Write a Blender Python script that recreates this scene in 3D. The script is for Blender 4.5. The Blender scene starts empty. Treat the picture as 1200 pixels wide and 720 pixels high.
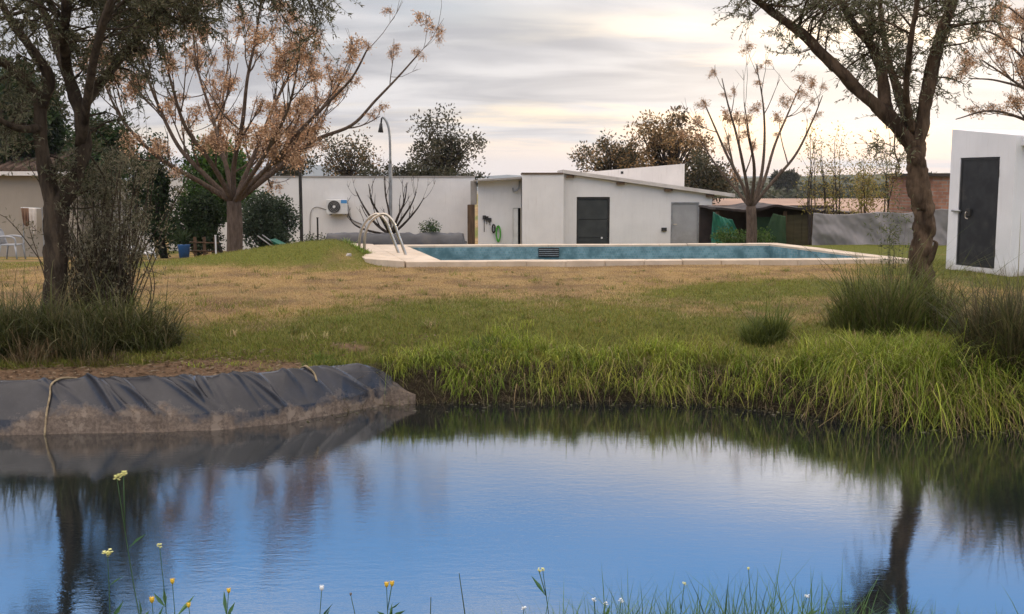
import bpy, math, random
import numpy as np
from mathutils import Vector

R = math.radians
random.seed(7)
rng = np.random.default_rng(7)
S = bpy.context.scene
COL = S.collection

# ------------------------------------------------------------------ camera
F, HZ, EYE = 1250.0, 212.0, 1.7            # focal length in photo pixels, horizon row, eye height above lawn
TH = math.atan((360 - HZ) / F)
cam_d = bpy.data.cameras.new('camera'); cam = bpy.data.objects.new('camera', cam_d); COL.objects.link(cam)
cam.location = (0, 0, EYE); cam.rotation_euler = (math.pi / 2 - TH, 0, 0)
cam_d.sensor_width = 36; cam_d.lens = F / 1200 * 36; cam_d.clip_start = .05; cam_d.clip_end = 9000
S.camera = cam

# ------------------------------------------------------------------ sky, sun, exposure
SUN_AZ, SUN_EL = R(19), R(4)               # azimuth measured from +Y towards +X
SUN_DIR = (math.sin(SUN_AZ) * math.cos(SUN_EL), math.cos(SUN_AZ) * math.cos(SUN_EL), math.sin(SUN_EL))
W = bpy.data.worlds.new('World'); S.world = W; W.use_nodes = True
nt = W.node_tree; nt.nodes.clear()
def wn(t, **k):
    n = nt.nodes.new(t)
    for a, b in k.items(): setattr(n, a, b)
    return n
def wl(a, b): nt.links.new(a, b)
def wmath(op, a, b=None, c=None, clamp=False):
    n = wn('ShaderNodeMath', operation=op, use_clamp=clamp)
    for i, v in enumerate((a, b, c)):
        if v is None: continue
        if isinstance(v, (int, float)): n.inputs[i].default_value = v
        else: wl(v, n.inputs[i])
    return n.outputs[0]
def wmix(f, a, b, mode='MIX'):
    n = wn('ShaderNodeMix', data_type='RGBA', blend_type=mode)
    for s, v in ((n.inputs[0], f), (n.inputs[6], a), (n.inputs[7], b)):
        if isinstance(v, (int, float)): s.default_value = v
        elif isinstance(v, tuple): s.default_value = (*v, 1)
        else: wl(v, s)
    return n.outputs[2]
def wramp(v, stops, interp='EASE'):
    n = wn('ShaderNodeMapRange', interpolation_type='SMOOTHSTEP')
    wl(v, n.inputs[0])
    for i, x in enumerate(stops): n.inputs[i + 1].default_value = x
    return n.outputs[0]
tc = wn('ShaderNodeTexCoord'); sep = wn('ShaderNodeSeparateXYZ'); wl(tc.outputs['Generated'], sep.inputs[0])
zz = wmath('MAXIMUM', sep.outputs[2], 0.0)
den = wmath('ADD', zz, .10)
comb = wn('ShaderNodeCombineXYZ')
wl(wmath('MULTIPLY', wmath('DIVIDE', sep.outputs[0], den), .55), comb.inputs[0]); wl(wmath('DIVIDE', sep.outputs[1], den), comb.inputs[1])
comb.inputs[2].default_value = 3.7
def wnoise(scale, det, rough=.55, dist=0.0):
    n = wn('ShaderNodeTexNoise'); n.inputs['Scale'].default_value = scale; n.inputs['Detail'].default_value = det
    n.inputs['Roughness'].default_value = rough; n.inputs['Distortion'].default_value = dist
    wl(comb.outputs[0], n.inputs['Vector']); return n.outputs[0]
n1 = wnoise(.9, 7, .55, .4); n2 = wnoise(1.7, 5, .5, .5); n3 = wnoise(.45, 4, .5)
sky = wn('ShaderNodeTexSky', sky_type='NISHITA'); sky.sun_disc = False
sky.sun_elevation = SUN_EL; sky.sun_rotation = SUN_AZ; sky.air_density = 1.0; sky.dust_density = 1.4; sky.ozone_density = 2.5; sky.altitude = 200
# cloud deck: dense low down, breaking up higher, open again in a bright slot along the horizon
bias = wmath('ADD', wramp(zz, (.22, .345, .17, -.03)), wramp(zz, (.42, .62, 0.0, .22)))
low = wramp(zz, (.02, .075, -.22, 0.0))
dens = wmath('ADD', wmath('ADD', n1, bias), low)
cover = wramp(dens, (.44, .66, 0.0, 1.0))
dot = wn('ShaderNodeVectorMath', operation='DOT_PRODUCT'); wl(tc.outputs['Generated'], dot.inputs[0]); dot.inputs[1].default_value = SUN_DIR
glow = wmath('POWER', wmath('MAXIMUM', dot.outputs[1], 0.0), 34.0)
glow2 = wmath('POWER', wmath('MAXIMUM', dot.outputs[1], 0.0), 160.0)
shade = wramp(n2, (.36, .66, 0.0, 1.0))
CG, CB = (4.1, 4.05, 4.3), (7.2, 6.95, 6.95)
ccol = wmix(shade, CG, CB)
ccol = wmix(wmath('MULTIPLY', glow, wramp(zz, (.03, .20, .7, .0))), ccol, (13.0, 11.5, 9.9))
# an overcast deck grows brighter from the horizon towards the zenith
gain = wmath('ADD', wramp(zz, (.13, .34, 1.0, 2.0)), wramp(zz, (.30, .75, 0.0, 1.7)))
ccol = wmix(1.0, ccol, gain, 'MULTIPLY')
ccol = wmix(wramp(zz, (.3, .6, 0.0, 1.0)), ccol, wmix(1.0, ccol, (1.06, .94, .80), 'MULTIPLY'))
clear = wmix(1.0, sky.outputs[0], (1.2, 1.28, 1.6), 'MULTIPLY')
clear = wmix(wramp(zz, (.20, .40, 0.0, .9)), clear, (2.7, 7.4, 15.5))
clear = wmix(wramp(zz, (.0, .12, .9, .0)), clear, (9.9, 8.75, 7.9))
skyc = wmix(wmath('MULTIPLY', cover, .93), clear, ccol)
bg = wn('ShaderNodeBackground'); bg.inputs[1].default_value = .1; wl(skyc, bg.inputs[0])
out = wn('ShaderNodeOutputWorld'); wl(bg.outputs[0], out.inputs[0])

sun_d = bpy.data.lights.new('sun', 'SUN'); sun_d.energy = 1.2; sun_d.angle = R(10); sun_d.color = (1, .78, .52)
sun = bpy.data.objects.new('sun', sun_d); COL.objects.link(sun)
sun.rotation_euler = Vector(SUN_DIR).to_track_quat('Z', 'Y').to_euler()

vs = S.view_settings; vs.view_transform = 'Standard'; vs.look = 'None'; vs.gamma = 1; vs.use_curve_mapping = False; vs.exposure = .27
S.render.engine = 'CYCLES'; S.render.resolution_x = 1024; S.render.resolution_y = 614

# ------------------------------------------------------------------ pixel helpers (a pixel gives a direction only)
def P(px, py, Y):
    r = np.array([px - 600, math.cos(TH) * F + math.sin(TH) * (360 - py), -math.sin(TH) * F + math.cos(TH) * (360 - py)])
    return np.array([0, 0, EYE]) + r * (Y / r[1])
def G(px, py, z=0.0):
    r = np.array([px - 600, math.cos(TH) * F + math.sin(TH) * (360 - py), -math.sin(TH) * F + math.cos(TH) * (360 - py)])
    return np.array([0, 0, EYE]) + r * ((z - EYE) / r[2])
def X(px, Y): return P(px, 212, Y)[0]
def Z(py, Y): return P(600, py, Y)[2]

# ------------------------------------------------------------------ numpy noise
_t = rng.random((256, 256))
def vnoise(x, y):
    x = np.asarray(x, float); y = np.asarray(y, float)
    xi = np.floor(x).astype(int); yi = np.floor(y).astype(int); fx = x - xi; fy = y - yi
    fx = fx * fx * (3 - 2 * fx); fy = fy * fy * (3 - 2 * fy)
    g = lambda a, b: _t[a % 256, b % 256]
    return (g(xi, yi) * (1 - fx) + g(xi + 1, yi) * fx) * (1 - fy) + (g(xi, yi + 1) * (1 - fx) + g(xi + 1, yi + 1) * fx) * fy
def fbm(x, y, o=4):
    a, s, r = 0, .5, 0
    for i in range(o):
        r = r + s * vnoise(x * 2 ** i + 17.3 * i, y * 2 ** i + 9.1 * i); a += s; s *= .5
    return r / a
def sstep(a, b, x):
    t = np.clip((np.asarray(x, float) - a) / (b - a), 0, 1); return t * t * (3 - 2 * t)

# ------------------------------------------------------------------ materials
def new_mat(name):
    m = bpy.data.materials.new(name); m.use_nodes = True
    t = m.node_tree; b = t.nodes['Principled BSDF']; return m, t, b
def lk(t, a, b): t.links.new(a, b)
def nnoise(t, vec, scale, det=5, rough=.55):
    n = t.nodes.new('ShaderNodeTexNoise'); n.inputs['Scale'].default_value = scale; n.inputs['Detail'].default_value = det; n.inputs['Roughness'].default_value = rough
    lk(t, vec, n.inputs['Vector']); return n.outputs[0]
def nmr(t, v, a, b, c=0.0, d=1.0):
    n = t.nodes.new('ShaderNodeMapRange'); n.interpolation_type = 'SMOOTHSTEP'; lk(t, v, n.inputs[0])
    for i, x in enumerate((a, b, c, d)): n.inputs[i + 1].default_value = x
    return n.outputs[0]
def nmix(t, f, a, b, mode='MIX'):
    n = t.nodes.new('ShaderNodeMix'); n.data_type = 'RGBA'; n.blend_type = mode
    for s, v in ((n.inputs[0], f), (n.inputs[6], a), (n.inputs[7], b)):
        if isinstance(v, (int, float)): s.default_value = v
        elif isinstance(v, tuple): s.default_value = (*v, 1)
        else: lk(t, v, s)
    return n.outputs[2]
def nbump(t, h, strength, dist=.02, normal=None):
    n = t.nodes.new('ShaderNodeBump'); n.inputs['Strength'].default_value = strength; n.inputs['Distance'].default_value = dist
    lk(t, h, n.inputs['Height'])
    if normal is not None: lk(t, normal, n.inputs['Normal'])
    return n.outputs[0]
def ncoord(t, sc=(1, 1, 1), kind='Object'):
    c = t.nodes.new('ShaderNodeTexCoord'); m = t.nodes.new('ShaderNodeMapping'); m.inputs['Scale'].default_value = sc
    lk(t, c.outputs[kind], m.inputs[0]); return m.outputs[0]
def M(name, c1, c2=None, scale=3, rough=.8, bump=0, bscale=40, metal=0, sc=(1, 1, 1), spec=.4, lo=.35, hi=.65, dirt=None, dscale=.8, dlo=.5, dhi=.75):
    m, t, b = new_mat(name); v = ncoord(t, sc)
    b.inputs['Roughness'].default_value = rough; b.inputs['Metallic'].default_value = metal; b.inputs['Specular IOR Level'].default_value = spec
    c = nmix(t, nmr(t, nnoise(t, v, scale), lo, hi), c1, c2 or tuple(x * .8 for x in c1))
    if dirt: c = nmix(t, nmr(t, nnoise(t, v, dscale, 8, .7), dlo, dhi), c, dirt)
    lk(t, c, b.inputs['Base Color'])
    if bump: lk(t, nbump(t, nnoise(t, v, bscale, 6, .6), bump), b.inputs['Normal'])
    return m
def foliage(name, trans=.35, rough=.55, spec=.35):
    m, t, b = new_mat(name)
    a = t.nodes.new('ShaderNodeAttribute'); a.attribute_name = 'tint'
    lk(t, a.outputs['Color'], b.inputs['Base Color']); b.inputs['Roughness'].default_value = rough; b.inputs['Specular IOR Level'].default_value = spec
    tr = t.nodes.new('ShaderNodeBsdfTranslucent'); lk(t, a.outputs['Color'], tr.inputs[0])
    mx = t.nodes.new('ShaderNodeMixShader'); mx.inputs[0].default_value = trans
    lk(t, b.outputs[0], mx.inputs[1]); lk(t, tr.outputs[0], mx.inputs[2]); lk(t, mx.outputs[0], t.nodes['Material Output'].inputs[0])
    return m
LEAF = foliage('leaf'); GRASS = foliage('grass_blade', .3, .6, .25); DRYL = foliage('dry_leaf', .4, .8, .1)
def bark(name, c1, c2, scale=9):
    m, t, b = new_mat(name); v = ncoord(t, (1, 1, .25)); b.inputs['Roughness'].default_value = .95; b.inputs['Specular IOR Level'].default_value = .15
    n = nnoise(t, v, scale, 9, .7)
    w = t.nodes.new('ShaderNodeTexVoronoi'); w.inputs['Scale'].default_value = scale * 1.7; lk(t, v, w.inputs['Vector'])
    lk(t, nmix(t, nmr(t, n, .3, .7), c1, c2), b.inputs['Base Color'])
    nb = nbump(t, n, .9, .05); lk(t, nbump(t, w.outputs['Distance'], .6, .03, nb), b.inputs['Normal']); return m
BARK_O = bark('olive_bark', (.022, .016, .011), (.105, .078, .052))
BARK_R = bark('warm_olive_bark', (.035, .022, .014), (.15, .10, .062))
BARK_M = bark('chinaberry_bark', (.07, .050, .038), (.15, .112, .086), 14)
BARK_D = bark('dark_bark', (.03, .024, .02), (.075, .06, .05), 14)
def plaster(name, c, warm=.0, streak=.5, dirtc=(.42, .36, .3), base=0):
    m, t, b = new_mat(name); v = ncoord(t); vs_ = ncoord(t, (7.0, 7.0, .5))
    b.inputs['Roughness'].default_value = .88; b.inputs['Specular IOR Level'].default_value = .2
    c2 = tuple(x * .9 for x in c)
    a = nmix(t, nmr(t, nnoise(t, v, 1.1, 6, .6), .3, .7), c, c2)
    s = nmr(t, nnoise(t, vs_, 2.2, 8, .7), .52, .82, 0, streak)
    a = nmix(t, s, a, dirtc)
    if base:                                # splashed soil along the foot of the wall
        sx = t.nodes.new('ShaderNodeSeparateXYZ'); lk(t, v, sx.inputs[0]); ad = t.nodes.new('ShaderNodeMath'); ad.operation = 'MULTIPLY_ADD'; lk(t, nnoise(t, v, 6, 6, .7), ad.inputs[0]); ad.inputs[1].default_value = -base * 1.6; lk(t, sx.outputs[2], ad.inputs[2])
        a = nmix(t, nmr(t, ad.outputs[0], -base * .75, base * .35, .75, 0.0), a, (.33, .27, .2))
    lk(t, a, b.inputs['Base Color']); lk(t, nbump(t, nnoise(t, v, 30, 6, .6), .25, .01), b.inputs['Normal']); return m
WHITE = plaster('white_plaster', (.73, .71, .685), streak=.42)
WHITE2 = plaster('shed_plaster', (.73, .73, .74), streak=.22, base=.28)
WHITED = plaster('stained_white_plaster', (.74, .70, .66), streak=.75)
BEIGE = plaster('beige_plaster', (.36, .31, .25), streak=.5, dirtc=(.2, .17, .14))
COPE = M('pale_coping', (.58, .48, .37), (.48, .39, .29), 2.2, .75, .15, 30, dirt=(.36, .31, .25), dscale=1.6)
DOORM = M('dark_grey_metal', (.016, .017, .019), (.028, .029, .031), 4, .55, .05, 8, spec=.3, dirt=(.05, .046, .043), dscale=2.5)
ROLLM = M('charcoal_roller', (.028, .032, .031), (.04, .044, .042), 3, .6)
GREYM = M('grey_door_paint', (.34, .34, .34), (.29, .29, .285), 2, .6, dirt=(.24, .23, .22))
STEEL = M('stainless_steel', (.50, .45, .38), (.40, .36, .30), 6, .28, metal=1)
GALV = M('galvanised_steel', (.38, .39, .39), (.28, .28, .28), 5, .5, metal=.7)
BLACKP = M('black_painted_pole', (.02, .02, .021), (.04, .035, .03), 6, .7)
BLACKS = M('black_sheet', (.016, .018, .024), (.03, .032, .04), 2, .45, .1, 14, dirt=(.07, .06, .05))
GREENT = M('green_tarp_cloth', (.012, .14, .085), (.008, .085, .055), 2.5, .55, .2, 10)
DKGREEN = M('dark_green_board', (.018, .05, .02), (.03, .065, .025), 2, .8)
OLIVEB = M('olive_board', (.06, .05, .025), (.085, .07, .035), 2, .85, sc=(1, 1, 5))
GREYT = M('grey_tarp_cloth', (.26, .24, .235), (.2, .185, .18), 1.5, .65, .15, 9, dirt=(.14, .12, .11))
WOODB = M('weathered_brown_wood', (.13, .08, .045), (.08, .05, .03), 3, .9, .2, 20, sc=(4, 4, .6))
FELT = M('black_roofing_felt', (.03, .024, .022), (.055, .04, .035), 2, .85, .3, 10)
FIBRO = M('pinkish_roof_sheet', (.42, .29, .22), (.34, .235, .18), .6, .9, .1, 5, dirt=(.3, .22, .17))
SLABM = M('concrete_slab', (.36, .33, .30), (.28, .26, .235), 3, .9, .2, 25)
ROOFE = M('roof_slab_edge', (.60, .56, .51), (.5, .46, .42), 2, .8, dirt=(.3, .26, .22))
TILEB = M('terracotta_edge', (.13, .085, .06), (.09, .06, .045), 5, .85)
PLAS = M('grey_white_plastic', (.34, .35, .37), (.28, .29, .31), 4, .45)
WHITEP = M('white_painted_metal', (.72, .72, .70), (.62, .61, .58), 3, .45)
BLUEP = M('blue_plastic', (.02, .10, .28), (.015, .07, .2), 4, .5)
STICK = M('blue_sticker', (.08, .28, .55), (.07, .24, .5), 4, .5)
DARKG = M('dark_grille', (.02, .02, .02), (.035, .033, .03), 6, .6)
HOSEG = M('green_hose_rubber', (.09, .42, .04), (.06, .32, .03), 8, .5)
CREAMC = M('cream_cloth', (.62, .56, .5), (.5, .44, .38), 4, .9)
BROWNC = M('brown_cloth', (.22, .13, .08), (.16, .09, .06), 4, .9)
ROPE = M('weathered_rope', (.34, .27, .16), (.2, .15, .09), 30, .9, .4, 90)
CABLE = M('grey_cable', (.2, .19, .18), (.15, .14, .13), 10, .6)

def brick_mat(name, c1, c2, mortar, scale, w=.5, h=.25, ms=.02, rough=.85, bump=.4, rot=None):
    m, t, b = new_mat(name); c = t.nodes.new('ShaderNodeTexCoord'); mp = t.nodes.new('ShaderNodeMapping'); lk(t, c.outputs['Object'], mp.inputs[0])
    if rot: mp.inputs['Rotation'].default_value = rot
    k = t.nodes.new('ShaderNodeTexBrick'); lk(t, mp.outputs[0], k.inputs['Vector'])
    k.inputs['Color1'].default_value = (*c1, 1); k.inputs['Color2'].default_value = (*c2, 1); k.inputs['Mortar'].default_value = (*mortar, 1)
    k.inputs['Scale'].default_value = scale; k.inputs['Brick Width'].default_value = w; k.inputs['Row Height'].default_value = h; k.inputs['Mortar Size'].default_value = ms
    b.inputs['Roughness'].default_value = rough
    col = nmix(t, nmr(t, nnoise(t, mp.outputs[0], 3, 6), .35, .7), k.outputs[0], tuple(x * .6 for x in c1))
    lk(t, col, b.inputs['Base Color'])
    inv = t.nodes.new('ShaderNodeMath'); inv.operation = 'SUBTRACT'; inv.inputs[0].default_value = 1; lk(t, k.outputs['Fac'], inv.inputs[1])
    lk(t, nbump(t, inv.outputs[0], bump, .01), b.inputs['Normal']); return m
MOSAIC = brick_mat('blue_pool_mosaic', (.14, .27, .30), (.21, .36, .40), (.30, .36, .36), 8, .5, .5, .03, .25, .1, (R(90), 0, 0))
BRICKM = brick_mat('red_brickwork', (.36, .16, .10), (.45, .22, .14), (.33, .28, .24), 3.0, .8, .3, .04, rot=(R(90), 0, 0))

def ground_mat():
    m, t, b = new_mat('ground'); v = ncoord(t); b.inputs['Roughness'].default_value = .97; b.inputs['Specular IOR Level'].default_value = .1
    at = t.nodes.new('ShaderNodeAttribute'); at.attribute_name = 'cover'
    sp = t.nodes.new('ShaderNodeSeparateColor'); lk(t, at.outputs['Color'], sp.inputs[0])
    f1 = nnoise(t, v, 26, 9, .75); f2 = nnoise(t, v, 3.2, 8, .7); f3 = nnoise(t, v, 90, 5, .7)
    dry = nmix(t, nmr(t, f1, .3, .7), (.24, .155, .06), (.44, .31, .135))
    dry = nmix(t, nmr(t, f2, .45, .72), dry, (.27, .165, .085))
    grn = nmix(t, nmr(t, f1, .3, .7), (.07, .085, .016), (.18, .18, .04))
    dry = nmix(t, nmr(t, nnoise(t, v, .9, 5, .6), .40, .66), dry, (.16, .10, .055))
    soil = nmix(t, nmr(t, f1, .3, .7), (.10, .062, .038), (.24, .155, .095))
    soil = nmix(t, nmr(t, f3, .62, .72), soil, (.34, .26, .18))
    def thr(ch, w):
        a = t.nodes.new('ShaderNodeMath'); a.operation = 'MULTIPLY_ADD'; lk(t, f2, a.inputs[0]); a.inputs[1].default_value = w; lk(t, ch, a.inputs[2])
        a2 = t.nodes.new('ShaderNodeMath'); a2.operation = 'MULTIPLY_ADD'; lk(t, f1, a2.inputs[0]); a2.inputs[1].default_value = w; lk(t, a.outputs[0], a2.inputs[2])
        return nmr(t, a2.outputs[0], .5 + w - .28, .5 + w + .28)
    c = nmix(t, thr(sp.outputs[0], .5), dry, grn)
    c = nmix(t, thr(sp.outputs[1], .35), c, soil)
    c = nmix(t, sp.outputs[2], c, nmix(t, nmr(t, f1, .3, .7), (.018, .014, .009), (.05, .038, .024)))
    lk(t, c, b.inputs['Base Color'])
    nb = nbump(t, f1, .8, .05); lk(t, nbump(t, f3, .6, .015, nb), b.inputs['Normal']); return m
GROUND = ground_mat()
def water_mat():
    m, t, b = new_mat('pond_water'); v = ncoord(t, (1, 2.6, 1))
    b.inputs['Base Color'].default_value = (.008, .014, .017, 1); b.inputs['Roughness'].default_value = .25; b.inputs['Specular IOR Level'].default_value = 0
    big = nnoise(t, ncoord(t, (.16, .3, 1)), 1, 3); amp = nmr(t, big, .38, .66, .25, 1.0)
    n1_ = nnoise(t, v, 6, 4, .6); n2_ = nnoise(t, v, 24, 3, .6)
    add = t.nodes.new('ShaderNodeMath'); add.operation = 'MULTIPLY_ADD'; lk(t, n2_, add.inputs[0]); add.inputs[1].default_value = .3; lk(t, n1_, add.inputs[2])
    mu = t.nodes.new('ShaderNodeMath'); mu.operation = 'MULTIPLY'; lk(t, add.outputs[0], mu.inputs[0]); lk(t, amp, mu.inputs[1])
    nb = nbump(t, mu.outputs[0], .06, .02)
    lw = t.nodes.new('ShaderNodeLayerWeight'); lk(t, nb, lw.inputs['Normal'])
    mr = t.nodes.new('ShaderNodeMapRange'); lk(t, lw.outputs['Facing'], mr.inputs[0])
    for q, x_ in enumerate((.50, .92, .20, .92)): mr.inputs[q + 1].default_value = x_
    g = t.nodes.new('ShaderNodeBsdfGlossy'); g.inputs['Roughness'].default_value = .03; lk(t, nb, g.inputs['Normal'])
    mx = t.nodes.new('ShaderNodeMixShader'); lk(t, mr.outputs[0], mx.inputs[0]); lk(t, b.outputs[0], mx.inputs[1]); lk(t, g.outputs[0], mx.inputs[2])
    lk(t, mx.outputs[0], t.nodes['Material Output'].inputs[0]); return m
WATER = water_mat()
def liner_mat():
    m, t, b = new_mat('pond_liner_plastic'); v = ncoord(t); b.inputs['Specular IOR Level'].default_value = .38
    at = t.nodes.new('ShaderNodeAttribute'); at.attribute_name = 'cover'
    n = nnoise(t, v, 2.4, 9, .68); nf = nnoise(t, v, 30, 6, .7)
    mu = t.nodes.new('ShaderNodeMath'); mu.operation = 'MULTIPLY_ADD'; lk(t, n, mu.inputs[0]); mu.inputs[1].default_value = 1.9; lk(t, at.outputs['Fac'], mu.inputs[2])
    d = nmr(t, mu.outputs[0], 1.25, 1.55)
    plast = nmix(t, nmr(t, n, .3, .7), (.013, .015, .021), (.03, .031, .038))
    plast = nmix(t, nmr(t, nf, .55, .8, 0, .2), plast, (.14, .13, .12))
    mud = nmix(t, nmr(t, nf, .35, .65), (.075, .056, .042), (.15, .115, .088))
    mud = nmix(t, nmr(t, nnoise(t, v, 5, 5, .6), .57, .61), mud, (.17, .135, .105))
    lk(t, nmix(t, d, plast, mud), b.inputs['Base Color']); lk(t, nmr(t, d, 0, 1, .27, .8), b.inputs['Roughness'])
    lk(t, nbump(t, nf, .12, .01), b.inputs['Normal']); return m
LINER = liner_mat()

# ------------------------------------------------------------------ object helpers
ORG = {}
def props(o, label=None, cat=None, group=None, kind=None):
    for k, v in (('label', label), ('category', cat), ('group', group), ('kind', kind)):
        if v: o[k] = v
    return o
def thing(name, label, cat, loc, group=None):
    o = bpy.data.objects.new(name, None); COL.objects.link(o); o.location = tuple(loc); o.empty_display_size = .2
    ORG[o.name] = np.array(loc, float); return props(o, label, cat, group)
class MB:
    def __init__(s): s.v = []; s.f = []; s.c = []; s.n = 0
    def add(s, V, Fc, col=None):
        V = np.asarray(V, float).reshape(-1, 3)
        for a in (Fc if isinstance(Fc, list) else [Fc]): s.f.append(np.asarray(a, int) + s.n)
        s.v.append(V); s.n += len(V)
        if col is not None:
            c = np.asarray(col, float); s.c.append(np.broadcast_to(c, (len(V), 3)) if c.ndim == 1 else c)
        return s
    def box(s, lo, hi, col=None):
        (a, b, c), (d, e, f) = lo, hi
        V = [(a, b, c), (d, b, c), (d, e, c), (a, e, c), (a, b, f), (d, b, f), (d, e, f), (a, e, f)]
        return s.add(V, [(0, 3, 2, 1), (4, 5, 6, 7), (0, 1, 5, 4), (1, 2, 6, 5), (2, 3, 7, 6), (3, 0, 4, 7)], col)
    def hexa(s, V): return s.add(V, [(0, 3, 2, 1), (4, 5, 6, 7), (0, 1, 5, 4), (1, 2, 6, 5), (2, 3, 7, 6), (3, 0, 4, 7)])
    def tube(s, pts, rad, n=6, col=None, cap=True, lump=0.0):
        p = np.asarray(pts, float); k = len(p); rad = np.broadcast_to(np.asarray(rad, float), (k,))
        t = np.gradient(p, axis=0); t /= np.linalg.norm(t, axis=1)[:, None] + 1e-9
        ref = np.array([0, 0, 1.]) if abs(t[0, 2]) < .9 else np.array([1., 0, 0])
        V = np.empty((k, n, 3)); an = np.arange(n) * 2 * math.pi / n; ca = np.cos(an)[:, None]; sa = np.sin(an)[:, None]
        u = np.cross(ref, t[0]); sd0 = rng.random() * 90
        for i in range(k):
            u = u - t[i] * u.dot(t[i]); u /= np.linalg.norm(u) + 1e-9; w = np.cross(t[i], u)
            rr = rad[i]
            if lump: rr = rr * (1 + lump * 1.6 * (vnoise(ca * 1.4 + sd0 + i * .22, sa * 1.4 + sd0 * 1.7 + i * .13) - .5) + lump * .55 * (vnoise(ca * 4.5 + sd0 + 40, sa * 4.5 + sd0 + i * .28) - .5))
            V[i] = p[i] + rr * (ca * u + sa * w)
        i, j = np.meshgrid(np.arange(k - 1), np.arange(n), indexing='ij'); i = i.ravel(); j = j.ravel(); j2 = (j + 1) % n
        q = np.stack([i * n + j, i * n + j2, (i + 1) * n + j2, (i + 1) * n + j], 1)
        fs = [q]
        if cap: fs += [np.arange(n)[::-1][None], ((k - 1) * n + np.arange(n))[None]]
        return s.add(V.reshape(-1, 3), fs, col)
    def grid(s, V, nu, nv, col=None):
        i, j = np.meshgrid(np.arange(nu - 1), np.arange(nv - 1), indexing='ij'); i = i.ravel(); j = j.ravel()
        q = np.stack([i * nv + j, (i + 1) * nv + j, (i + 1) * nv + j + 1, i * nv + j + 1], 1)
        return s.add(V, q, col)
    def sheet(s, V, nu, nv, th):          # a grid with real thickness th along its normals
        V = np.asarray(V, float).reshape(nu, nv, 3); n = np.cross(np.gradient(V, axis=0), np.gradient(V, axis=1)); n /= np.linalg.norm(n, axis=2)[..., None] + 1e-9
        s.grid(V.reshape(-1, 3), nu, nv); s.grid((V - n * th).reshape(-1, 3)[:, :], nu, nv)
        s.f[-1] = s.f[-1][:, ::-1]
        o0 = s.n - 2 * nu * nv; b = [a * nv for a in range(nu)] + [(nu - 1) * nv + j for j in range(1, nv)] + [a * nv + nv - 1 for a in range(nu - 2, -1, -1)] + [j for j in range(nv - 2, 0, -1)]
        b = np.array(b); b2 = np.roll(b, -1); s.f.append(np.stack([b2, b, b + nu * nv, b2 + nu * nv], 1) + o0); return s
    def cyl(s, c, r, h, n=16, axis=2, r2=None):
        e = np.zeros(3); e[axis] = h; return s.tube([np.array(c, float), np.array(c, float) + e], [r, r if r2 is None else r2], n)
    def build(s, name, mat, parent=None, smooth=False, org=None, attr='tint', bevel=0):
        V = np.concatenate(s.v); o0 = ORG[parent.name] if parent else (np.array(org, float) if org is not None else np.zeros(3))
        me = bpy.data.meshes.new(name); me.vertices.add(len(V)); me.vertices.foreach_set('co', (V - o0).ravel())
        loops, starts, k = [], [], 0
        for a in s.f:
            if a.ndim == 1: a = a[None]
            m_, w_ = a.shape; loops.append(a.ravel()); starts.append(k + np.arange(m_) * w_); k += m_ * w_
        loops = np.concatenate(loops); starts = np.concatenate(starts)
        me.loops.add(len(loops)); me.loops.foreach_set('vertex_index', loops.astype(np.int32))
        me.polygons.add(len(starts)); me.polygons.foreach_set('loop_start', starts.astype(np.int32))
        me.polygons.foreach_set('use_smooth', np.full(len(starts), bool(smooth)))
        me.update(calc_edges=True)
        if s.c:
            c = np.concatenate(s.c); a = me.attributes.new(attr, 'FLOAT_COLOR', 'POINT'); a.data.foreach_set('color', np.concatenate([c, np.ones((len(c), 1))], 1).ravel())
        me.materials.append(mat)
        o = bpy.data.objects.new(name, me); COL.objects.link(o)
        if parent: o.parent = parent
        elif org is not None: o.location = tuple(org)
        ORG[o.name] = o0
        if bevel:
            b = o.modifiers.new('bevel', 'BEVEL'); b.width = bevel; b.segments = 2; b.limit_method = 'ANGLE'
        return o
def fillbox(lo, hi): return MB().box(lo, hi)
def unit(v): return v / (np.linalg.norm(v, axis=-1, keepdims=True) + 1e-9)
def spline(pts, n=5):
    p = np.asarray(pts, float); p = np.vstack([2 * p[0] - p[1], p, 2 * p[-1] - p[-2]]); o = []
    for i in range(1, len(p) - 2):
        for t in np.arange(n) / n:
            a, b, c, d = p[i - 1:i + 3]
            o.append(.5 * (2 * b + (c - a) * t + (2 * a - 5 * b + 4 * c - d) * t * t + (3 * b - a - 3 * c + d) * t ** 3))
    o.append(p[-2]); return np.array(o)
def vary(cols, n, amp=.25):
    cols = np.asarray(cols, float); c = cols[rng.integers(0, len(cols), n)]; c2 = cols[rng.integers(0, len(cols), n)]; f = rng.random((n, 1))
    return np.clip((c * f + c2 * (1 - f)) * (1 + amp * (rng.random((n, 1)) * 2 - 1)), 0, 1)
def leaves(mb, pos, dirs, L, Wd, col):
    n = len(pos); dirs = unit(dirs); side = unit(np.cross(dirs, rng.normal(size=(n, 3)))); nor = np.cross(dirs, side)
    L = np.broadcast_to(L, (n,))[:, None]; Wd = np.broadcast_to(Wd, (n,))[:, None]
    a = pos; m_ = pos + dirs * L * .5 - nor * L * .06; tip = pos + dirs * L
    V = np.stack([a, m_ + side * Wd * .5, tip, m_ - side * Wd * .5], 1).reshape(-1, 3)
    i = np.arange(n)[:, None] * 4; mb.add(V, np.concatenate([i, i + 1, i + 2, i + 3], 1), np.repeat(col, 4, 0))
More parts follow.
